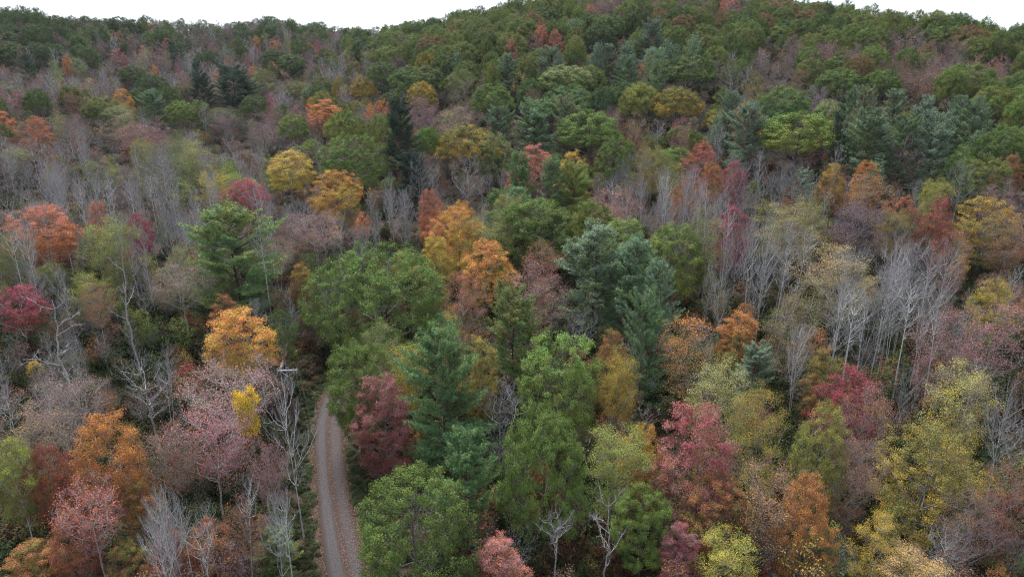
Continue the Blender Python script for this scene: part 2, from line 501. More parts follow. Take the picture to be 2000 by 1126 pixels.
def snag(seed, H, R, nlimb=7, broken=True):
    """a dead tree: trunk, a few crooked limbs and short stubs"""
    rng = np.random.default_rng(seed)
    trunk, fine_wood, foliage = MB(), MB(), MB()
    n = 14
    tt = np.linspace(0, 1, n)
    w = np.cumsum(rng.normal(size=(n, 2)) * .014 * H, 0)
    p = np.stack([w[:, 0] - w[0, 0], w[:, 1] - w[0, 1], tt * H], 1); p[0, 2] = -.4
    r = .15 * (1 - .8 * tt); r[0] *= 1.4
    tubes(trunk, [(p, r)], 7)
    limbs, small = [], []
    for k in range(nlimb):
        i = int(rng.integers(5, n - 1))
        a = k * 2.4 + rng.normal() * .5
        ln = R * rng.uniform(.55, 1.1) * (1.2 - .5 * i / n)
        dh = np.array([math.cos(a), math.sin(a), 0])
        q = [p[i]]
        d = dh * .9 + np.array([0, 0, .35])
        m = 8
        for s in range(m):
            d = d + rng.normal(size=3) * .22 + np.array([0, 0, .11])
            d = unit(d[None])[0]
            q.append(q[-1] + d * ln / m)
        q = np.array(q)
        rr = np.linspace(r[i] * .62, .022, m + 1)
        limbs.append((q, rr))
        for s in range(7):
            j = int(rng.integers(2, m))
            d2 = unit((q[j] - q[j - 1])[None])[0] + rng.normal(size=3) * .7 + np.array([0, 0, .25])
            l2 = ln * rng.uniform(.12, .42)
            d2 = unit(d2[None])[0]
            mid = q[j] + d2 * l2 * .5 + rng.normal(size=3) * .07 * l2
            e = q[j] + d2 * l2 + np.array([0, 0, .1 * l2])
            small.append((np.array([q[j], mid, e]), np.array([rr[j] * .6, rr[j] * .42, .008])))
            for _ in range(3):
                d3 = unit((d2 + rng.normal(size=3) * .8)[None])[0]
                small.append((np.array([mid, mid + d3 * l2 * .25, mid + d3 * l2 * .5 + np.array([0, 0, .04])]), np.array([.014, .009, .005])))
    tubes(trunk, limbs, 6)
    tubes(fine_wood, small, 4)
    return trunk, fine_wood, foliage

# ------------------------------------------------------------------ the stock of models: name, nominal height, nominal crown radius
STOCK = {}
def stock(key, H, R, triple, leafmat):
    t, b, f = triple
    ms = [t.mesh(key + '_trunk', [BARK], True)]
    ms.append(b.mesh(key + '_branches', [BARK]) if b.n else None)
    ms.append(f.mesh(key + '_crown', [leafmat]) if f.n else None)
    grow = 0 if key in ('pine', 'snag') else (.75 if H > 6 else .3)       # twig ends and leaves reach past the clump centres
    STOCK.setdefault(key, []).append((H + grow * .8, R + grow, ms))

for s in range(5):
    H, R = 16, (5.6, 5.0, 7.8, 4.6, 3.6)[s]
    stock('oak', H, R, broadleaf(10 + s, H, (4.0, 4.4, 3.2, 5.0, 3.0)[s], R, prof_oak, (250, 230, 390, 220, 160)[s], 14, 6, 35, .152, spread=.22, clump_r=.7, lump=.15, inner=.2, trunk_r=.24, up=.3, outw=1.0, jit=.5, flat=.95), LEAF)
for s in range(3):
    H, R = 15, (5.6, 6.2, 5.0)[s]
    stock('dome', H, R, broadleaf(310 + s, H, (8.0, 7.2, 8.2)[s], R, prof_dome, (230, 260, 200)[s], 14, 6, 30, .168, spread=.26, clump_r=.55, lump=.1, inner=.2, trunk_r=.24, up=.3, outw=1.0, jit=.4, flat=.95), LEAF)
stock('tuft', 15, 1.6, broadleaf(330, 15, 10.6, 1.6, prof_egg, 46, 8, 7, 18, .16, spread=.22, clump_r=.5, lump=.3, inner=.3, trunk_r=.13), LEAF)
for s in range(4):
    H, R = 15, (4.0, 3.6, 4.6, 3.2)[s]
    stock('maple', H, R, broadleaf(30 + s, H, (3.0, 1.8, 2.4, 1.6)[s], R, prof_egg, 165, 12, 6, 36, .126, spread=.22, clump_r=.68, lump=.22, inner=.24, trunk_r=.17, outw=.8), LEAF)
for s in range(4):
    H, R = 15, (4.2, 3.7, 4.6, 3.4)[s]
    stock('sparse', H, R, broadleaf(50 + s, H, (4.2, 2.6, 3.4, 2.2)[s], R, (prof_egg, prof_vase)[s % 2], 130, 16, 7, 9.0, .122, spread=.34, clump_r=.95, lump=.24, inner=.5, trunk_r=.15, fine=2, up=.8), LEAF)
for s in range(2):
    H, R = 16, (3.6, 3.0)[s]
    stock('tall', H, R, broadleaf(340 + s, H, (7.4, 7.8)[s], R, prof_egg, 125, 12, 6, 34, .126, spread=.22, clump_r=.68, lump=.24, inner=.24, trunk_r=.15, outw=.8), LEAF)
    stock('tallthin', H, R + .3, broadleaf(350 + s, H, (7.2, 7.6)[s], R + .3, prof_vase, 110, 16, 7, 9.5, .122, spread=.34, clump_r=.95, lump=.24, inner=.5, trunk_r=.13, stems=2 - s, fine=2, up=.8), LEAF)
for s in range(3):
    H, R = 16, (3.8, 3.3, 4.2)[s]
    stock('airy', H, R, broadleaf(70 + s, H, 4.5, R, (prof_egg, prof_vase, prof_egg)[s], 130, 14, 8, 16.5, .12, spread=.32, clump_r=.85, lump=.28, inner=.45, trunk_r=.14, fine=0, up=.7), LEAF)
for s in range(5):
    H, R = 17, (3.6, 3.0, 4.0, 2.6, 3.4)[s]
    stock('bare', H, R, broadleaf(90 + s, H, (5.5, 6.5, 4.5, 7, 5.5)[s], R, prof_vase, 80, 20, 5, (0, .25, 0, 0, .4)[s], .18, spread=.3, clump_r=1.2, lump=.3, inner=.6,
          trunk_r=.12, stems=(1, 2, 3, 1, 2)[s], fine=2, up=1.3, thin=.95, outw=.5, jit=.5), LEAF)
for s in range(3):
    H, R = 18, (1.9, 2.2, 1.6)[s]
    stock('bare', H, R, broadleaf(190 + s, H, (9.5, 8.5, 10)[s], R, prof_vase, 40, 13, 3, 0, .18, clump_r=1.0, lump=.3, inner=.6,
          trunk_r=.13, stems=(1, 2, 1)[s], fine=2, up=1.2, thin=1.1, outw=.45, jit=.5), LEAF)
for s in range(4):
    H, R = 19, (5.0, 4.2, 5.6, 3.6)[s]
    stock('pine', H, R, pine(110 + s, H, R, low=(.14, .2, .1, .16)[s], tuft_step=.27, needles=14, nl=.28, nw=.08, whorl=.5, soft=1.25), NEEDLE)
for s in range(3):
    H, R = 15, (4.5, 3.2, 4.0)[s]
    stock('snag', H, R, snag(130 + s, H, R, (9, 6, 8)[s]), LEAF)
for s in range(3):
    H, R = 4, (1.9, 1.5, 2.2)[s]
    stock('shrub', H, R, broadleaf(150 + s, H, .5, R, prof_egg, 50, 6, 6, 11, .15, spread=.22, clump_r=.5, lump=.25, inner=.4, trunk_r=.05, stems=3, thin=.7), LEAF)

# plainer models for the far slopes, trunk and leaves in one mesh
FAR = {}
def far_stock(key, H, R, triple, leafmat):
    t, b, f = triple
    mb = MB()
    for src, m in ((t, 0), (b, 0), (f, 1)):
        if src.n:
            for v, fc, a in zip(src.v, src.f, src.a):
                pass
            off = mb.n
            for v, a in zip(src.v, src.a):
                mb.v.append(v); mb.a.append(a)
            for fc in src.f:
                mb.f.append(fc + off); mb.m.append(np.full(len(fc), m, np.int32))
            mb.n += src.n
    grow = 0 if key == 'pine' else (.75 if H > 6 else .3)
    FAR.setdefault(key, []).append((H + grow * .8, R + grow, mb.mesh('far_' + key, [BARK, leafmat])))
for s in range(3):
    far_stock('oak', 15, 5.4, broadleaf(210 + s, 15, 8, 5.4, prof_dome, 140, 6, 5, 12, .29, spread=.34, clump_r=.4, lump=.08, inner=.16, trunk_r=.24, wood=False, up=.3, outw=1.0, jit=.4, flat=.95), LEAF)
    far_stock('maple', 15, 4, broadleaf(220 + s, 15, 4, 4, prof_egg, 80, 6, 5, 9, .33, spread=.36, clump_r=.8, lump=.2, inner=.35, trunk_r=.17, wood=False), LEAF)
    far_stock('sparse', 15, 4, broadleaf(230 + s, 15, 5.5, 4, prof_egg, 60, 8, 6, 3.2, .30, spread=.36, clump_r=.9, lump=.2, inner=.5, trunk_r=.16, fine=1, thin=2.0), LEAF)
    far_stock('airy', 16, 3.8, broadleaf(240 + s, 16, 5.5, 3.8, prof_egg, 60, 8, 5, 6, .32, spread=.38, clump_r=.9, lump=.25, inner=.45, trunk_r=.15, wood=False), LEAF)
    far_stock('bare', 17, 3.5, broadleaf(250 + s, 17, 5.5, 3.5, prof_vase, 55, 14, 5, .4, .28, clump_r=1.2, lump=.25, inner=.6, trunk_r=.17, fine=2, up=1.0, thin=2.0), LEAF)
    far_stock('pine', 19, 4.4, pine(260 + s, 19, 4.4, low=.14, whorl=.9, tuft_step=.55, needles=5, nl=.5, nw=.16, wood=False), NEEDLE)
    far_stock('shrub', 2.2, 1.5, broadleaf(270 + s, 2.2, .15, 1.5, prof_oak, 34, 4, 5, 8, .2, spread=.24, clump_r=.4, lump=.3, inner=.45, trunk_r=.03, stems=3, thin=.7), LEAF)

# ------------------------------------------------------------------ colours of leaves and bark
COL = dict(
    dg=(0.052, 0.078, 0.023), g=(0.086, 0.132, 0.026), bg=(0.066, 0.130, 0.052), lg=(0.125, 0.185, 0.040), yg=(0.215, 0.220, 0.040), ol=(0.135, 0.135, 0.034),
    pal=(.215, .220, .090), ye=(0.400, 0.285, 0.035), by=(.640, .400, .015), gd=(.330, .205, .035), or_=(0.410, 0.155, 0.035), tan=(.300, .200, .085),
    ru=(.250, .095, .035), br=(.170, .085, .045), sa=(0.380, 0.115, 0.070), re=(0.270, 0.055, 0.062), cr=(0.260, 0.030, 0.065), pk=(0.285, 0.115, 0.115),
    bp=(0.205, 0.112, 0.085), pp=(0.150, 0.095, 0.110), rd=(.180, .040, .035),
    pg=(0.115, 0.178, 0.064), pb=(0.150, 0.200, 0.125), pd=(0.036, 0.062, 0.036), py=(0.190, 0.205, 0.060), pt=(0.190, 0.190, 0.090))
BARKS = dict(tall=(.34, .33, .31), tallthin=(.40, .39, .38), dome=(.15, .135, .12), tuft=(.22, .205, .185), oak=(.15, .135, .12), maple=(.22, .205, .185), sparse=(.24, .22, .215), airy=(.30, .285, .25), bare=(.46, .455, .45), pine=(.11, .09, .075), snag=(.36, .35, .33), shrub=(.15, .12, .10))
NAMES = dict(tall='maple_tree', tallthin='thinning_tree', dome='oak_tree', tuft='maple_tree', oak='oak_tree', maple='maple_tree', sparse='thinning_tree', airy='light_crowned_tree', bare='bare_tree', pine='pine_tree', snag='dead_tree', shrub='shrub')

# ------------------------------------------------------------------ ground sheet
def litter_material():
    m, nt, nd, lk = new_mat('leaf_litter')
    tc = nd.new('ShaderNodeTexCoord')
    def noise(s, d=6):
        n = nd.new('ShaderNodeTexNoise'); n.inputs['Scale'].default_value = s; n.inputs['Detail'].default_value = d
        lk.new(tc.outputs['Object'], n.inputs['Vector']); return n.outputs[0]
    a, b, c = noise(.09), noise(.9), noise(7.0, 8)
    base = mix_node(nt, math_node(nt, 'MULTIPLY', math_node(nt, 'SUBTRACT', b, .38), 3.2, True), (.028, .021, .016), (.062, .040, .026))
    base = mix_node(nt, math_node(nt, 'MULTIPLY', math_node(nt, 'SUBTRACT', c, .52), 5.0, True), base, (.095, .058, .036))
    base = mix_node(nt, math_node(nt, 'MULTIPLY', math_node(nt, 'SUBTRACT', a, .46), 4.0, True), base, (.018, .026, .012))
    pb = nd.new('ShaderNodeBsdfPrincipled'); pb.inputs['Roughness'].default_value = .95; pb.inputs['Specular IOR Level'].default_value = .1
    lk.new(base, pb.inputs['Base Color'])
    bp = nd.new('ShaderNodeBump'); bp.inputs['Strength'].default_value = .8; bp.inputs['Distance'].default_value = .15
    lk.new(c, bp.inputs['Height']); lk.new(bp.outputs[0], pb.inputs['Normal'])
    out = nd.new('ShaderNodeOutputMaterial'); lk.new(pb.outputs[0], out.inputs['Surface'])
    return m

gx = np.arange(-740, 741, 6.0); gy = np.arange(-110, 880, 6.0)
GX, GY = np.meshgrid(gx, gy)
GZ = ground(GX, GY)
mb = MB()
iy, ix = np.meshgrid(np.arange(len(gy) - 1), np.arange(len(gx) - 1), indexing='ij')
q0 = (iy * len(gx) + ix).ravel()
mb.add(np.stack([GX, GY, GZ], -1).reshape(-1, 3), np.stack([q0, q0 + 1, q0 + len(gx) + 1, q0 + len(gx)], 1))
tag(link(bpy.data.objects.new('ground', mb.mesh('ground', [litter_material()], True))), 'leaf-strewn forest floor rising into wooded hills', kind='structure')

# ------------------------------------------------------------------ gravel road
def on_ground(px, py):
    d = ray_dir(px, py)
    s = -CAM_Z / d[2]
    return np.array([d[0] * s, d[1] * s])
ROAD_PX = [(688, 1180), (681, 1126), (664, 1050), (655, 1000), (647, 950), (642, 900), (640, 850), (643, 800), (656, 762), (680, 735), (720, 715), (790, 700)]
rp = np.array([on_ground(*p) for p in ROAD_PX])
rp = np.concatenate([[rp[0] + (rp[0] - rp[1]) / np.linalg.norm(rp[0] - rp[1]) * 60], rp])
# resample smoothly
seg = np.concatenate([[0], np.cumsum(np.linalg.norm(np.diff(rp, axis=0), axis=1))])
us = np.arange(0, seg[-1], 0.5)
ROAD = np.stack([np.interp(us, seg, rp[:, 0]), np.interp(us, seg, rp[:, 1])], 1)
for _ in range(60):
    ROAD[1:-1] = (ROAD[:-2] + 2 * ROAD[1:-1] + ROAD[2:]) / 4
def road_dist(x, y):
    q = np.stack([np.atleast_1d(x), np.atleast_1d(y)], -1)
    return np.sqrt(((q[:, None] - ROAD[None, ::4]) ** 2).sum(-1)).min(1)

def gravel_material():
    m, nt, nd, lk = new_mat('gravel')
    va = attr_node(nd, 'var'); sp = nd.new('ShaderNodeSeparateXYZ'); lk.new(va.outputs['Vector'], sp.inputs[0])
    tc = nd.new('ShaderNodeTexCoord')
    def noise(s, d=5):
        n = nd.new('ShaderNodeTexNoise'); n.inputs['Scale'].default_value = s; n.inputs['Detail'].default_value = d
        lk.new(tc.outputs['Object'], n.inputs['Vector']); return n.outputs[0]
    n1, n2, n3 = noise(1.1), noise(9.0, 8), noise(.35)
    vo = nd.new('ShaderNodeTexVoronoi'); vo.inputs['Scale'].default_value = 22; lk.new(tc.outputs['Object'], vo.inputs['Vector'])
    col = mix_node(nt, math_node(nt, 'MULTIPLY', math_node(nt, 'SUBTRACT', n2, .35), 3.0, True), (.032, .027, .026), (.074, .064, .063))
    col = mix_node(nt, math_node(nt, 'MULTIPLY', math_node(nt, 'SUBTRACT', n1, .45), 2.5, True), col, (.050, .043, .042))
    # trodden wheel tracks stay clean; the crown and the edges hold dirt and leaf crumbs (var.x = distance from the tracks)
    dirt = math_node(nt, 'MULTIPLY', math_node(nt, 'ADD', math_node(nt, 'SUBTRACT', sp.outputs[0], .55), math_node(nt, 'MULTIPLY', math_node(nt, 'SUBTRACT', n2, .5), 1.6)), 2.6, True)
    col = mix_node(nt, math_node(nt, 'MULTIPLY', dirt, .95), col, (.036, .023, .018))
    pb = nd.new('ShaderNodeBsdfPrincipled'); pb.inputs['Roughness'].default_value = .92; pb.inputs['Specular IOR Level'].default_value = .2
    lk.new(col, pb.inputs['Base Color'])
    bp = nd.new('ShaderNodeBump'); bp.inputs['Strength'].default_value = .7; bp.inputs['Distance'].default_value = .04
    lk.new(vo.outputs['Distance'], bp.inputs['Height']); lk.new(bp.outputs[0], pb.inputs['Normal'])
    out = nd.new('ShaderNodeOutputMaterial'); lk.new(pb.outputs[0], out.inputs['Surface'])
    return m

HALF = 1.75
tang = unit(np.gradient(ROAD, axis=0)); nrm = np.stack([tang[:, 1], -tang[:, 0]], 1)     # to the right
us_ = np.linspace(-1, 1, 25)
prof_z = .10 - .05 * us_ ** 2 - .07 * np.exp(-((np.abs(us_) - .5) / .16) ** 2)
prof_z[[0, -1]] = -.15
rng = np.random.default_rng(5)
wob = np.cumsum(rng.normal(size=(len(ROAD), 2)) * .035, 0); wob -= np.linspace(0, 1, len(ROAD))[:, None] * wob[-1]
wob = np.clip(wob, -.3, .3)
hw = HALF + np.where(us_[None] < 0, wob[:, :1], wob[:, 1:])
RV = np.zeros((len(ROAD), 25, 3))
RV[..., :2] = ROAD[:, None] + nrm[:, None] * (us_[None, :, None] * hw[..., None])
RV[..., 2] = ground(ROAD[:, 0], ROAD[:, 1])[:, None] + .12 + prof_z[None] + rng.normal(size=(len(ROAD), 25)) * .008
mb = MB()
iy, ix = np.meshgrid(np.arange(len(ROAD) - 1), np.arange(24), indexing='ij')
q0 = (iy * 25 + ix).ravel()
track = 1 - np.exp(-((np.abs(us_) - .48) / .24) ** 2)
at = np.zeros((len(ROAD), 25, 3)); at[..., 0] = track[None]
mb.add(RV.reshape(-1, 3), np.stack([q0, q0 + 1, q0 + 26, q0 + 25], 1), 0, at.reshape(-1, 3))
tag(link(bpy.data.objects.new('road', mb.mesh('road', [gravel_material()], True))), 'narrow grey gravel lane with two wheel tracks', kind='structure')

# fallen leaves on the crown and edges of the road
nl = 20000
ki = rng.integers(0, len(ROAD), nl)
u_ = rng.random(nl)
side = np.where(u_ < .26, .08 + rng.normal(size=nl) * .3, np.where(u_ < .72, 1.55 + rng.normal(size=nl) * .5, -1.75 + rng.normal(size=nl) * .4))
stray = rng.random(nl) < .12
side = np.where(stray, rng.uniform(-2.1, 2.1, nl), side)
P = np.zeros((nl, 3)); P[:, :2] = ROAD[ki] + nrm[ki] * side[:, None] + tang[ki] * rng.uniform(-.3, .3, (nl, 1))
P[:, 2] = ground(P[:, 0], P[:, 1]) + np.where(np.abs(side) < 1.85, .235 - .05 * (side / 1.85) ** 2, .05) + rng.random(nl) * .02
mb = MB()
leaves(mb, P, np.array([0, 0, 1.0]) + rng.normal(size=(nl, 3)) * .25, rng.uniform(.07, .15, nl), .08, rng, rng.random((nl, 3)))
fl = link(bpy.data.objects.new('fallen_leaves', mb.mesh('fallen_leaves', [LEAF])))
fl['tint_a'] = (.185, .092, .066); fl['tint_b'] = (.120, .056, .042); fl['bark'] = (.2, .2, .2)
tag(fl, 'brown and red leaves fallen along the gravel lane', 'leaves', kind='stuff')

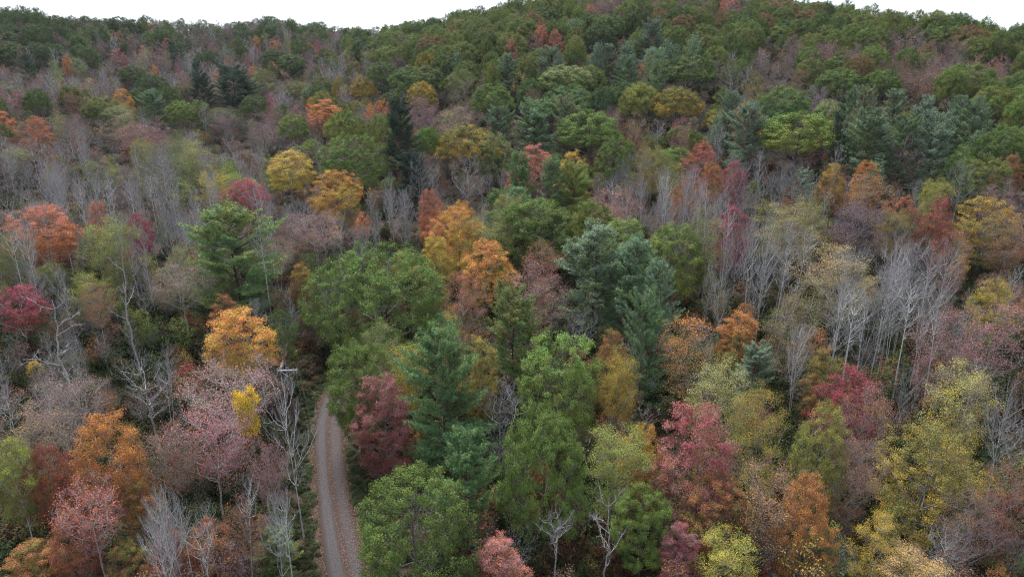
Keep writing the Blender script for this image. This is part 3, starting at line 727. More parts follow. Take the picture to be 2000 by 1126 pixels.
# ------------------------------------------------------------------ the trees one can pick out
rng = np.random.default_rng(77)
TABLE = '''
maple 20 878 90 13 yg ol|yellow-green maple with a grey trunk cut off by the bottom left edge
maple 82 880 80 12 rd ru|dark red maple between the green edge maple and the orange maple
maple 215 822 128 15 or_ ru|bright orange maple with spreading side bough, low on the left
sparse 165 948 140 12 sa re|pink-red thinning maple with several white stems, bottom left
sparse 440 712 195 13 bp pk|broad brownish pink dome just below the gold and orange maple
sparse 405 800 165 14 pk re|large raspberry pink maple left of the bright yellow sprig
tuft 484 766 56 15 by ye|small vivid yellow crown standing over the pink maples
bare 558 742 85 17 pk pk|tall pale bare tree beside the gravel road, tuft of pink leaves
sparse 110 745 165 13 bp pp|grey-brown thinning tree with twiggy crown above the red maple, lower left
bare 285 690 115 17 pp pp|large silvery bare tree with fan of branches above the orange maple
bare 350 972 45 12 pp pp|slender white-stemmed bare tree, left one of three under the pink maple
bare 405 978 45 11 pp pp|slender white-stemmed bare tree, middle one of three under the pink maple
bare 457 928 60 13 pp pp|slender white-stemmed bare tree, right one of three under the pink maple
maple 265 945 92 10 ru ol|brown and olive low maple under the bright orange maple
snag 300 955 75 11 ru ru|crooked forked dead tree with lichen beside the brown low maple
maple 400 1020 100 8 ru rd|rusty understorey maple behind the white stems, bottom left
maple 330 1040 90 8 rd ru|dark red understorey maple below the crooked dead tree
pine 535 1045 85 5.5 pg py|short bushy young pine beside the road verge, bottom
maple 68 405 118 17 sa or_|big coral maple crown near the left edge
airy 204 430 102 17 yg ol|round olive-green crown right of the coral maple
maple 276 420 44 14 re cr|narrow scarlet maple between the olive crown and white trunks
maple 475 352 76 15 cr re|magenta-red maple just behind the big yellowish pine
airy 420 326 72 17 ye pal|pale yellow airy crown beside the magenta maple
maple 563 297 100 17 gd ye|broad yellow maple left of the orange-yellow one, mid left
maple 655 332 98 16 or_ ye|glowing orange maple with yellow lower crown, mid left
pine 450 418 180 19 py pg|big broad yellowish pine standing alone, left of the dark gap
maple 22 560 92 12 cr rd|purple-red maple at the left edge below the coral maple
snag 110 600 165 15 ol ol|big white dead tree with spreading antler limbs in the clearing
snag 225 470 70 21 ol ol|tall thin dead trunk with stub limbs in the clearing
sparse 345 522 150 13 bp ol|dome of brown-pink thinning twigs left below the big pine
maple 430 575 62 11 ru br|small rusty maple tucked under the big yellowish pine
maple 472 612 136 14 or_ ye|gold maple with a peach-orange top beside the dark road corridor
maple 545 605 64 12 dg g|dark green narrow tree between the gold maple and the road corridor
sparse 615 415 108 14 bp pk|rosy tan thinning tree below the glowing orange maple
maple 588 515 46 10 gd ru|slim tawny maple at the head of the dark corridor
bare 300 290 90 20 pp pp|tallest white-trunked bare tree in the left stand
bare 340 395 50 16 pp pp|thin bare trunk just right of the scarlet maple
bare 372 405 46 16 pp pp|second thin bare trunk right of the scarlet maple
bare 50 500 64 14 pp pp|pale bare tree under the coral maple, left edge
sparse 180 560 55 12 ru or_|spindly tree with few rusty leaves between the two dead trees
airy 8 468 60 13 ol g|olive shrubby crown cut by the left edge under the coral maple
bare 272 520 66 12 pp pp|low bare tree fanning out below the scarlet maple
sparse 535 465 76 12 bp tan|greyish thinning tree touching the big pine on its right
bare 135 240 86 18 pp pp|wide bare tree fan in the upper left stand
bare 60 260 72 18 pp pp|bare tree left of the wide bare fan, upper left
bare 22 310 66 17 pp pp|silvery bare tree at the left edge above the coral maple
bare 180 300 60 17 pp pp|bare tree directly right of and below the wide fan
sparse 262 246 84 15 pk re|rosy thinning maple above the small yellow-green crown, upper left
sparse 238 226 84 16 tan bp|tan-orange thinning crown above the rosy maple, upper left
maple 65 230 54 16 sa or_|small coral-red maple at upper left above the bare trees
airy 277 273 56 18 yg ol|small yellow-green crown over white trunks, left stand
airy 343 258 64 18 lg ol|fresh green crown between two yellow-green ones, left stand
airy 374 276 82 17 yg lg|wide yellow-green crown right in the left stand
bare 235 325 78 17 pp pp|white-limbed bare tree below the small yellow-green crown
snag 450 258 62 17 ol ol|white dead tree with upright prongs behind the pale yellow crown
sparse 438 214 92 16 pp pk|mauve twiggy crown under the two dark pines
sparse 510 224 84 16 pp bp|mauve-brown twiggy crown left of the orange far maple
oak 352 198 60 16 lg ol|rounded light green oak below the wide dark pine
oak 197 190 64 16 ol g|rounded olive oak left of the small orange crown
maple 234 174 40 16 or_ gd|small orange crown perched over the olive oak
pine 294 183 50 18 pb pg|small bluish pine beside the olive oaks, upper left
oak 272 172 50 16 dg g|dark oak crown behind the small bluish pine
oak 331 170 46 16 dg g|dark oak crown between the bluish pine and dark pine
pine 390 152 46 20 pd pd|dark narrow pine, left of the dark pair in the valley
pine 455 138 84 22 pd pd|dark broad pine, right of the dark pair in the valley
oak 496 188 52 15 dg g|dark oak nestled against the broad dark pine
maple 632 194 88 16 or_ sa|orange maple crown far up the valley, left of centre
oak 574 224 58 15 ol lg|small olive oak below the far orange maple
oak 672 218 78 16 g yg|green oak to the right of the far orange maple
oak 690 264 125 17 g lg|green oak on tall bare trunks behind the glowing orange maple
oak 70 175 46 16 dg g|lone dark green oak near the left edge, upper left
sparse 138 185 40 15 ru re|small red-brown crown right of the lone dark oak
airy 232 207 72 15 pal lg|greyish pale-green crown below the small orange crown
sparse 532 206 42 15 pk re|small salmon crown just left of the far orange maple
maple 126 108 20 15 or_ sa|tiny orange crown high on the left ridge
maple 243 121 22 15 cr re|tiny crimson crown high on the left slope
pine 47 112 36 18 pd pb|small dark pine on the left ridge slope
airy 104 114 22 15 pal lg|tiny pale green crown right of the ridge pine
airy 147 114 38 15 pal lg|pale green crown right of the tiny orange crown
oak 256 130 50 16 dg dg|dark oak in the mauve woods, left slope
oak 297 147 58 16 dg dg|second dark oak in the mauve woods, slightly lower
oak 158 90 48 16 dg g|dark oak clump on the left ridge slope
pine 338 84 28 18 pd pb|small bluish pine among pink woods on the left ridge
pine 382 122 24 18 pd pb|small pine right of the second dark oak
oak 567 108 54 15 dg g|dark oak patch in the mauve valley woods
pine 778 203 64 24 pd pd|dark columnar spruce-like pine standing against the gap, upper centre
sparse 823 190 64 17 pk pp|mauve thinning tree on a tall stem beside the columnar pine
oak 822 162 56 16 gd ol|olive oak turning gold above the mauve thinning tree
oak 815 130 112 17 dg g|large dark oak at the nose of the hill
oak 745 124 64 16 dg g|dark oak left on the nose of the hill
oak 708 152 50 15 ol gd|brown-olive oak at the left foot of the hill
sparse 905 140 62 18 pal tan|pale greyish tree with gold tip between dark oaks
oak 960 165 76 16 g lg|mid green oak right of the pale greyish tree
sparse 890 212 82 15 tan bp|sandy thinning tree under the pale greyish tree
oak 1105 130 98 16 pal lg|pale lime knobbly oak on the lower hillside
oak 1040 155 54 15 g bg|green oak left of the pale lime oak
sparse 1040 176 46 14 ru br|red-brown thinning crown squeezed below the green oak
oak 1110 172 102 16 bg lg|wide bluish-green oak right below the pale lime oak
oak 1178 170 48 15 dg bg|small dark oak right of the wide bluish oak
oak 1255 165 84 16 yg ol|yellowish olive oak, left half of a broad double crown
oak 1322 172 90 16 ol gd|golden olive oak, right half of a broad double crown
pine 975 218 64 17 pb pg|bluish pine left of the trio below the oaks, centre
pine 1045 205 90 18 pg pb|broad dark pine, middle of the trio below the oaks
pine 1105 200 60 18 pt pb|greyish pine, right of the trio below the oaks
oak 1155 220 112 17 g lg|bright green oak with white stems showing, upper centre
oak 1208 268 74 15 g lg|lower green oak joined to the bright white-stemmed one
oak 910 246 114 16 ol gd|olive oak with golden-brown top, upper centre
oak 962 262 70 15 pal lg|pale frosted olive oak right of the golden-brown one
oak 840 250 54 15 g lg|small green oak left of the golden-brown oak
bare 820 305 74 17 pp pp|purple-grey bare tree in the gap, upper centre
bare 786 372 80 17 pp pp|grey vase-shaped bare tree behind the great green oak
bare 910 305 88 17 pp pp|silver bare tree below the frosted olive oak
maple 842 372 46 15 sa or_|small coral red crown between two bare trees, centre
maple 1040 284 80 16 sa pk|salmon maple behind the slim twin pines
pine 1022 305 52 17 pg pg|slim green pine, left of the twin pines
pine 1078 318 54 17 pg pb|slim green pine, right of the twin pines
pine 1122 328 80 16 py lg|yellowish soft pine under the gold maple, centre
maple 1118 297 64 18 gd ye|upright gold maple rising behind the soft pine
sparse 1205 370 125 14 pk sa|wide salmon-pink thinning maple, centre
bare 1250 300 78 17 pal pal|white branching bare tree on the open wood edge
airy 1277 285 54 16 ol gd|olive-brown crown behind the white bare tree
airy 1315 303 48 16 ol pal|olive narrow crown right of the white bare tree
sparse 1245 224 58 16 tan or_|tan-orange crown left of the grey twiggy one, upper right centre
bare 1290 233 52 16 pp pp|grey twiggy tree between tan and brick red crowns
sparse 1330 235 44 16 re ru|brick red crown under the golden olive oak
sparse 1198 210 42 15 pp pk|purple twig crown right of the bright green oak
maple 1085 60 34 15 sa sa|bright coral crown alone high on the hill
maple 998 78 26 15 sa pk|small coral crown high on the hill left side
pine 1165 95 34 17 pb pb|left pine of the grey-green row on the hillside
pine 1192 92 36 17 pb pt|second pine of the grey-green row on the hillside
pine 1220 96 36 17 pb pb|third pine of the grey-green row on the hillside
pine 1228 116 46 17 pb pg|lower pine below the grey-green row
pine 1090 118 34 17 pb pb|small grey-green pine above the pale lime oak
pine 1060 122 32 17 pb pt|smaller grey-green pine left of that above the pale lime oak
oak 1172 48 58 16 dg dg|dark domed oak above the grey-green pine row
oak 1533 172 104 17 g bg|dense green dome oak on the right hillside edge
sparse 1598 170 54 14 pp pp|purple bare crown right of the dense dome oak
oak 1647 135 92 16 g dg|dome oak, left one of a dark pair on the right hillside
oak 1727 138 80 16 g dg|dome oak, right one of a dark pair on the right hillside
bare 1432 122 58 16 tan tan|tan bare tree set into the hillside oaks
airy 1474 140 40 15 ol gd|small olive crown right of the tan bare tree
sparse 1520 125 80 15 pp bp|brownish purple thinning wood crown above the dense dome oak
sparse 1567 138 40 14 ru tan|small russet crown right of the brownish purple one
oak 1350 110 108 16 dg g|wide dark oak at the hillside centre right
maple 1462 203 58 15 or_ sa|small orange crown peeping over a bluish pine
pine 1462 213 82 18 pb pb|broad bluish pine under the small orange crown
pine 1655 175 38 17 pb pg|short pine at the top left of the right-hand pine grove
pine 1690 180 48 17 pt pb|pale pine at the top of the right-hand pine grove
pine 1745 182 46 17 pb pt|pine in the middle top of the right-hand pine grove
pine 1812 195 46 17 pb pb|upper pine right of the red speck in the pine grove
pine 1868 196 40 17 pb pg|slim pine near the right end of the pine grove
pine 1910 203 62 17 pb pg|rightmost broad pine of the pine grove
pine 1705 228 92 18 pb pg|large front pine of the grove, left one
pine 1835 232 92 18 pb pb|large front pine of the grove, right one
pine 1652 228 46 17 pd pb|dark slim pine beside the big golden-green oak
pine 1772 240 60 17 pg pb|front pine between the two large ones of the grove
oak 1617 196 50 15 pal lg|frosted pale oak above the big golden-green oak
oak 1567 222 138 17 g yg|big golden-green oak with dark stems, right
oak 1975 248 95 16 g dg|green oak at the right edge, upper right
maple 1880 285 54 14 lg lg|small fresh green crown under the pine grove
oak 1940 310 80 14 ol g|olive low oak near the right edge
maple 1702 318 62 14 or_ ru|rust-orange crown below the pine grove
maple 1635 320 48 14 gd ru|tawny crown left of the rust-orange one
sparse 1697 345 100 13 tan ru|wide straw-orange thinning crown in front of the rust-orange one
bare 1528 318 66 16 pal pal|white bare tree, left of a close pair under the big golden-green oak
bare 1566 314 70 16 pal pal|white bare tree, right of a close pair under the big golden-green oak
bare 1462 312 80 17 pp pp|bare tree with crimson showing behind, right centre
maple 1440 316 56 14 cr re|crimson crown behind the bare tree, right centre
maple 1375 278 66 15 sa re|red maple left above the crimson crown, right centre
maple 1392 320 58 14 ru or_|rusty maple right under the red maple
sparse 1780 268 84 14 pp tan|grey twiggy dome in front of the pine grove
bare 1885 322 74 14 pp pp|purplish bare dome below the fresh green crown
airy 1830 350 58 14 yg gd|yellow-green crown left of the yellow right-edge maple
sparse 1960 355 90 13 pp pk|pinkish grey twiggy crown at the right edge
maple 1930 388 118 15 gd ol|broad dull-yellow maple near the right edge
maple 1985 302 50 14 ru br|brown maple at the right edge above the pinkish twigs
sparse 1795 142 78 14 br ru|chestnut brown thinning crown among hillside oaks
oak 1945 170 82 15 ol g|olive oak near the right edge of the hillside
oak 735 488 250 17 g lg|great round green oak at the road bend
maple 895 402 104 16 or_ ye|peach-orange maple behind the great oak
airy 950 420 112 15 ol yg|soft olive crown right of the peach-orange maple
maple 850 466 80 14 ye ol|yellow maple wedged behind the great oak
maple 945 472 108 14 or_ gd|amber maple in front of the soft olive crown
oak 1045 388 138 17 g dg|deep green oak, left of the central oak mass
oak 1152 394 98 16 g yg|yellow-tipped green oak, middle of the central oak mass
oak 1215 430 112 17 lg g|pale-topped oak behind the big blue pine
oak 1312 438 116 17 g yg|knobbly green oak, right end of the central mass
pine 1165 448 112 19 pb pg|big blue-green pine in the centre right
pine 1232 476 90 18 pb pg|blue-green pine leaning against the big one
pine 1297 520 72 16 pb pb|shorter blue-green pine behind the narrow front one
pine 1258 588 92 16 pg pb|narrow front pine of the blue-green group
sparse 900 537 108 14 sa ol|dusty coral thinning maple right of the great oak
sparse 1060 475 90 14 ru pk|brick-pink thinning maple in front of the deep green oak
sparse 1040 522 140 13 pk tan|grey branching tree with few pink leaves, dead centre
pine 1000 580 110 15 py pg|upswept light green pine in the centre
bare 1145 605 84 10 pp pp|low purple bare tree between pines, centre
airy 738 630 64 14 pal yg|pale lime airy tree in front of the great oak
oak 690 672 125 14 g lg|leafy green oak overhanging the road
airy 788 675 90 12 yg ye|lime-yellow crown left of the green pine
pine 862 660 172 17 pg bg|large fresh green pine right of the road
maple 932 660 84 12 ol gd|olive-gold maple behind the large fresh pine
oak 1085 655 156 15 lg ol|mid green oak with drooping sprays, lower centre
maple 1195 645 74 13 ru ol|rusty olive crown right of the drooping oak
airy 1217 682 62 13 ye gd|butter-yellow slender tree beside the narrow front pine
sparse 1350 628 128 13 or_ ol|mottled orange and green crown right of the narrow front pine
maple 745 736 122 12.5 pk rd|salmon-red maple along the road edge
airy 880 608 64 12 ye pk|small yellowish tree under the dusty coral maple
pine 912 853 112 13 bg pg|soft bright green pine, lower centre
bare 975 745 104 13 pal pal|pale bare tree with clear forks, lower centre
oak 1070 806 172 15 g lg|large mid-green oak with pale tufts, lower centre
airy 1195 830 124 13 yg lg|yellow-green feathery tree right of the large mid-green oak
maple 1265 835 70 12 gd or_|orange-gold crown behind the feathery tree
oak 808 930 222 14 g dg|broad green oak beside the road, bottom
maple 970 1053 108 8 pk sa|small rose-pink maple at the bottom edge
bare 1085 988 90 10 pal pal|knotty bare tree with a few pale leaves, bottom centre
snag 1180 968 125 11 pal pal|sprawling grey dead-limbed tree, bottom centre
oak 1262 958 106 10 g lg|low dark green oak under the feathery tree
maple 1335 1030 80 8 pk cr|small mauve-pink bush-like maple, bottom right centre
maple 1382 793 165 15 re bp|big cherry-red maple, lower right
airy 1410 703 128 14 pal yg|pale green airy tree above the cherry-red maple
airy 1500 757 118 15 gd yg|mustard yellow tree right of the cherry-red one
maple 1602 790 100 14 yg ol|yellow-olive maple behind the white antler snag
snag 1592 852 110 10 ol ol|white antler-like dead limbs in front of the yellow-olive maple
maple 1660 715 110 12 rd cr|dark crimson maple, lower right
sparse 1715 760 88 14 pk tan|shell-pink thinning tree right of the dark crimson maple
airy 1872 722 134 16 pal ye|cream-yellow airy tree, lower right
maple 1820 835 190 13 ol gd|wide mottled olive-gold tree, lower right
sparse 1505 905 134 12 ru tan|rust-orange maple, left one of two, lower right
maple 1592 940 114 12 ru or_|copper-orange maple, right one of two, lower right
airy 1432 1048 134 8 yg ye|rounded lime-yellow tree at the bottom edge, right
airy 1720 1005 90 9 gd ye|lemon-yellow small maple near the bottom right
airy 1795 1088 130 7 tan gd|straw-yellow crown at the bottom edge, lower right corner
bare 1615 1045 104 7.5 pp pp|purple-grey twiggy bush tree at the bottom, right
snag 1865 1005 66 9 pp pp|bleached dead fork near the bottom right corner
bare 1850 1030 150 8 pp pp|tangle of grey twigs behind the bleached dead fork
sparse 1985 905 76 12 ru re|red maple cut by the right edge, lower right
bare 1988 758 60 16 pp pp|leaning pale bare trunk at the right edge
maple 1400 930 134 10 ru ol|brown-red understorey under the cherry-red maple
maple 1440 402 76 15 cr re|hot crimson maple with white trunks before it, right
bare 1462 362 72 19 pp pp|tall straight bare tree in front of the hot crimson maple
airy 1548 388 132 16 ol tan|olive and sand coloured broad crown, right
bare 1535 445 98 16 pp pp|bare tree fan in front of the olive and sand crown
sparse 1680 400 115 14 pp pp|lilac-grey twiggy crown, right
airy 1640 480 154 16 tan pal|buff airy crown in the right stand
bare 1705 570 96 17 pp pp|bare tree with lichen trunk, left of the leaning pair on the right
bare 1790 465 144 19 pp pp|largest grey bare tree of the right stand
bare 1752 540 110 17 pp pp|bare tree leaning right between the two grey ones
sparse 1868 455 80 14 sa bp|dusty red thinning crown behind the largest bare tree
maple 1770 385 80 14 ru br|brown-red crown above the largest bare tree
airy 1750 412 60 13 ol tan|small olive crown before the brown-red one
maple 1840 385 62 15 re ru|clear red crown left of the dull-yellow maple
sparse 1975 432 78 13 bp or_|brown-pink crown under the dull-yellow maple, right edge
maple 1950 548 84 12 gd yg|acid yellow small maple in the dark gap, right
sparse 1850 605 110 15 bp pk|grey-pink twiggy dome, left of two at the right edge
sparse 1945 598 120 15 pk bp|grey-pink twiggy dome, right of two at the right edge
maple 1443 612 90 10 ru or_|low flat-topped copper maple in the dark, right centre
sparse 1555 585 114 14 ol tan|thin olive-tan tree with white stems, right centre
pine 1472 680 76 9 pb pb|short bluish pine right of the mottled orange crown
airy 1382 412 84 19 pt pal|tall greenish-buff tree right of the central oak mass
maple 1612 685 66 11 ol ru|olive-brown understorey tree under the buff crown
bare 1345 330 60 17 pp pp|dark thin bare tree right of the white branching one
bare 1212 318 44 16 pp pp|thin grey bare stem under the lower green oak
oak 20 84 48 15 dg g|dark oak at the left edge of the left ridge
oak 70 85 52 15 dg dg|dark oak beside the left-edge one on the ridge
bare 95 330 40 18 pp pp|slim white stem between the silvery edge tree and the coral maple
bare 250 345 40 18 pp pp|slim white stem above the scarlet maple
bare 322 330 44 18 pp pp|slim white stem beside the tallest white-trunked tree
bare 205 350 42 17 pp pp|slim white stem above the round olive-green crown
bare 505 350 36 16 pp pp|slim pale stem between the magenta and yellow maples
bare 1425 400 40 18 pp pp|slim pale stem left in front of the hot crimson maple
bare 1480 430 38 17 pp pp|slim pale stem right in front of the hot crimson maple
bare 1300 345 40 17 pp pp|slim grey stem left of the dark thin bare tree
bare 1370 350 38 17 pp pp|slim grey stem below the red maple, right centre
bare 1570 628 50 14 pp pp|white double stem before the thin olive-tan tree
bare 1650 560 46 16 pp pp|slim lichen-grey stem below the buff airy crown
sparse 325 835 110 13 bp ru|dusty brown-pink thin crown between the orange and raspberry maples
sparse 55 800 120 13 bp tan|tawny twiggy crown above the yellow-green corner maple
sparse 520 870 80 12 pk bp|thin rosy crown beside the pale bare roadside tree
maple 130 1010 100 9 ru rd|russet low maple under the pink-red white-stemmed maple
sparse 470 985 100 10 ru bp|rust and pink thin crown over the bottom white stems
maple 250 1060 90 7 ol ru|olive-brown bush at the bottom under the crooked dead tree
maple 60 1060 110 7 ru ol|brown bush in the bottom left corner
sparse 1680 860 100 12 bp ru|brown thin crown between the yellow-olive and olive-gold trees
sparse 1910 960 110 11 br pp|grey-brown thin crown left of the right-edge red tree
'''
placed = []          # x, y, crown radius, kind, colours, height
counter = {}
BARK_JIT = {}
def plant(kind, x, y, H, R, ca, cb_, label, group, pick=None, min_ratio=.7, max_ratio=1.75):
    opts = STOCK[kind]
    if pick is None:
        counter[kind] = counter.get(kind, int(rng.integers(0, 9))) + 1
        asp = R / H
        order = sorted(range(len(opts)), key=lambda i: abs(math.log((opts[i][1] / opts[i][0]) / asp)) + .22 * ((i + counter[kind]) % len(opts)))
        pick = order[0]
    H0, R0, ms = opts[pick]
    sz = H / H0
    sr = float(np.clip(R / R0, sz * min_ratio, sz * max_ratio))
    e = bpy.data.objects.new(NAMES[kind], None)
    e.empty_display_size = .5
    link(e)
    e.location = (x, y, float(ground(x, y)))
    e.rotation_euler = (rng.normal() * .03, rng.normal() * .03, rng.random() * 6.283)
    e.scale = (sr * rng.uniform(.94, 1.06), sr * rng.uniform(.94, 1.06), sz)
    ja = rng.uniform(.85, 1.18); jb = rng.uniform(.85, 1.18)
    ta = tuple(np.array(COL[ca]) * ja * rng.uniform(.94, 1.06, 3)); tb = tuple(np.array(COL[cb_]) * jb * rng.uniform(.94, 1.06, 3))
    bk = tuple(np.array(BARKS[kind]) * rng.uniform(.8, 1.15) * ((.62 if R / H > .16 else 1.2) if kind == 'bare' else 1))
    for nm, me in zip(('trunk', 'branches', 'crown'), ms):
        if me is None:
            continue
        o = link(bpy.data.objects.new(nm, me), e)
        br = o if nm == 'branches' else None if nm == 'trunk' else br
        o['tint_a'] = ta; o['tint_b'] = tb; o['bark'] = bk
    if ms[1] is not None:
        br['kind'] = 'stuff'
    tag(e, label, 'shrub' if kind == 'shrub' else 'tree', group)
    placed.append((x, y, sr * R0, kind, ca, cb_, H))
    return e

GROUPS = dict(tall='maples in autumn colour', tallthin='trees thinning to bare twigs', dome='broad oaks in the canopy', tuft='maples in autumn colour', oak='broad oaks in the canopy', maple='maples in autumn colour', sparse='trees thinning to bare twigs', airy='light airy crowns in the canopy', bare='bare grey trees', pine='pines among the hardwoods', snag='dead standing trees', shrub='low shrubs')
landmarks, spans = [], []
for line in TABLE.strip().splitlines():
    spec, label = line.split('|')
    kind, cx, cy, w, H, ca, cb_ = spec.split()
    cx, cy, w, H = float(cx), float(cy), float(w), float(H)
    x, y, dep = stand(cx, cy, H * .97)
    if kind == 'oak' and cy < 262:
        kind = 'dome'
    if cx < 640 and cy > 290 and H > 11.5 and kind in ('maple', 'sparse'):      # this stand is drawn up tall over clear stems
        kind = {'maple': 'tall', 'sparse': 'tallthin'}[kind]
    plant(kind, x, y, H, w * dep / FPX / 2 * (1.08 if kind in ('pine', 'snag') else 1.2), ca, cb_, label, GROUPS[kind])
    landmarks.append((cx, cy + w * .4, label))
    spans.append((cx, cy, w, dep))

# ------------------------------------------------------------------ the rest of the canopy grows like its neighbours
HAND = len(placed)
seeds = np.array([(p[0], p[1]) for p in placed])
def hill(x, y):
    return ground(x, y)
cand = []
pts = seeds.copy(); rad = np.array([p[2] for p in placed])
cell = {}
def key(x, y): return (int(x // 14), int(y // 14))
for (x, y), r in zip(pts, rad):
    cell.setdefault(key(x, y), []).append((x, y, r))
RADK = dict(oak=6.2, maple=3.7, sparse=3.9, airy=3.6, bare=3.4, pine=4.2)
HK = dict(oak=16, maple=14.5, sparse=14.5, airy=15.5, bare=16, pine=18)
ACCENT = {'sa', 're', 'cr', 'by', 'ye', 'or_', 'gd', 'rd', 'pal'}
frng = np.random.default_rng(9)
def zone_species(x, y, r):
    """slope oaks on the right hill, mauve half-bare woods in the valley and on the lower left slope"""
    u = frng.random()
    az = math.degrees(math.atan2(x, y))
    pxx = 1000 + FPX * x / (y * math.cos(PITCH) + 1e-6)
    z = float(ground(x, y))
    if az > -9 - 4 * frng.random() and r > 175:                  # right hill
        patch_ = math.sin(.036 * x + .021 * y + 1) + math.sin(.052 * y - .017 * x) + .4 * math.sin(.11 * x)
        if patch_ < -.75 and frng.random() < .8:
            return ('sparse', 'bp', 'pp') if u < .5 else (('sparse', 'pk', 'ru') if u < .72 else (('maple', 'sa', 'pk') if u < .76 else ('sparse', 'pp', 'br')))
        if u < .40: return ('oak', 'g', 'ol')
        if u < .48: return ('oak', 'dg', 'g')
        if u < .54: return ('oak', 'br', 'ol')
        if u < .73: return ('oak', 'ol', 'g')
        if u < .78 or frng.random() < .55: return ('oak', 'lg', 'ol') if u < .76 else ('oak', 'g', 'ol')
        if u < .84: return ('sparse', 'bp', 'pp')
        if u < .88: return ('sparse', 'pp', 'br')
        if u < .91: return ('sparse', 'tan', 'ru')
        if r > 320: return ('oak', 'dg', 'g')
        if u < .935: return ('bare', 'pp', 'pp')
        if u < .95: return ('pine', 'pb', 'pg')
        if u < .98: return ('maple', 'ru', 'bp')
        return ('airy', 'ol', 'tan')
    if r > 400:                                                   # left ridge
        top = float(ground(x, y)) > 36 + 5 * math.sin(x * .03)
        if u < (.42 if top else .08) * (1.25 if x < -230 else .9): return ('oak', 'dg', 'dg' if frng.random() < .5 else 'g')
        u = frng.random()
        if u < .30: return ('sparse', 'pp', 'br')
        if u < .50: return ('sparse', 'pk', 'pp')
        if u < .64: return ('sparse', 'bp', 'pp')
        if u < .69: return ('maple', 're', 'pk')
        if u < .73: return ('maple', 'or_', 'bp')
        if u < .79: return ('airy', 'ol', 'pal')
        return ('bare', 'pp', 'pp')
    if r > 215:                                                   # valley woods
        if u < .30: return ('bare', 'pp', 'pp')
        if u < .54: return ('sparse', 'pp', 'br')
        if u < .66: return ('sparse', 'bp', 'pp')
        if u < .74: return ('sparse', 'pk', 'pp')
        if u < .80: return ('sparse', 'tan', 'ol')
        if u < .83: return ('maple', 'pk', 're')
        if u < .90: return ('airy', 'pal', 'ol')
        return ('oak', 'ol', 'dg')
    return None
SPAN = np.array(spans)
def hides(x, y, H, R):
    px, py, dep = to_photo(x, y, float(ground(x, y)) + H)
    w = R * FPX / dep
    m = (SPAN[:, 3] > dep - 2) & (np.abs(SPAN[:, 0] - px) < .8 * w + .42 * SPAN[:, 2]) & (py < SPAN[:, 1] + .8 * SPAN[:, 2]) & (py + 3 * w > SPAN[:, 1])
    return bool(m.any())
tries = 0
while tries < 26000:
    tries += 1
    az = frng.uniform(-math.radians(46), math.radians(46))
    r = math.sqrt(frng.uniform(80 ** 2, 690 ** 2)) if tries > 5000 else math.sqrt(frng.uniform(80 ** 2, 200 ** 2))
    x, y = r * math.sin(az), r * math.cos(az)
    stand_ = az < math.radians(-14) or math.radians(15) < az < math.radians(37)
    if r < 118 and not (stand_ and frng.random() < .5):
        continue
    sp = zone_species(x, y, r) if r > 118 else ('bare', 'pp', 'pp')
    if r < 215 and stand_ and frng.random() < .6:
        sp = ('bare', 'pp', 'pp')
    d2 = ((seeds - (x, y)) ** 2).sum(1)
    if sp is None or (r > 118 and r < 330 and frng.random() < .4):
        nn = np.argsort(d2)[:3]
        if d2[nn[0]] < 26 ** 2:
            p = placed[int(nn[int(frng.integers(0, 3))])]
            if (p[3] in RADK or p[3] in ('dome', 'tall', 'tallthin')) and (p[4] not in ACCENT or frng.random() < .18):
                sp = p[3:6]
    if sp is None:
        sp = ('bare', 'pp', 'pp') if frng.random() < .5 else ('sparse', 'bp', 'pp')
    kind = {'dome': 'oak', 'tuft': 'maple', 'tall': 'maple', 'tallthin': 'sparse'}.get(sp[0], sp[0])
    R = RADK[kind] * (frng.uniform(.6, 1.4) if r > 230 else frng.uniform(.75, 1.22)) * (.62 if kind == 'bare' and r < 215 else 1)
    k = key(x, y)
    ok = True
    pack = (.56 if kind == 'oak' else .62) if r > 200 else (1.0 if kind == 'bare' else (.85 if kind == 'sparse' else .76))
    for i in (-1, 0, 1):
        for j in (-1, 0, 1):
            for (qx, qy, qr) in cell.get((k[0] + i, k[1] + j), ()):
                if (qx - x) ** 2 + (qy - y) ** 2 < (pack * (qr + R)) ** 2:
                    ok = False; break
            if not ok: break
        if not ok: break
    if not ok or road_dist(x, y)[0] < 7:
        continue
    H = HK[kind] * frng.uniform(.78, 1.12) * (.88 if r < 190 else 1)
    if r < 430 and hides(x, y, H, R):
        H, R = H * .6, R * .72
        if hides(x, y, H, R):
            continue
    cell.setdefault(k, []).append((x, y, R))
    cand.append((x, y, R, kind, sp[1], sp[2], H, r))

# which of them stand largest in view
ridge_az = np.radians(np.arange(-48, 48.5, 1.0)); ridge_r = np.arange(60, 700, 10.0)
RZ = ground(ridge_r[None] * np.sin(ridge_az)[:, None], ridge_r[None] * np.cos(ridge_az)[:, None]) + 9
EL = np.maximum.accumulate((RZ - CAM_Z) / ridge_r[None], axis=1)
def in_view(c):
    x, y, R, H, r = c[0], c[1], c[2], c[6], c[7]
    gz = float(ground(x, y))
    px, py, dep = to_photo(x, y, gz + H)
    a = int(np.clip(round(math.degrees(math.atan2(x, y)) + 48), 0, 96))
    j = max(0, int((r - 16 - 60) // 10))
    return -20 < px < 2020 and -30 < py < 1126 and (gz + H - CAM_Z) / r > EL[a, j], float(px), float(py), float(dep)
near, rest = [], []
for c in cand:
    vis, px, py, dep = in_view(c)
    (near if vis else rest).append((c, px, py, dep))
near.sort(key=lambda t: -t[0][2] / t[3])
MAXN = 300
rest = [t[0] for t in rest if t[0][7] < 660] + [t[0] for t in near[MAXN:]]
near = near[:MAXN]
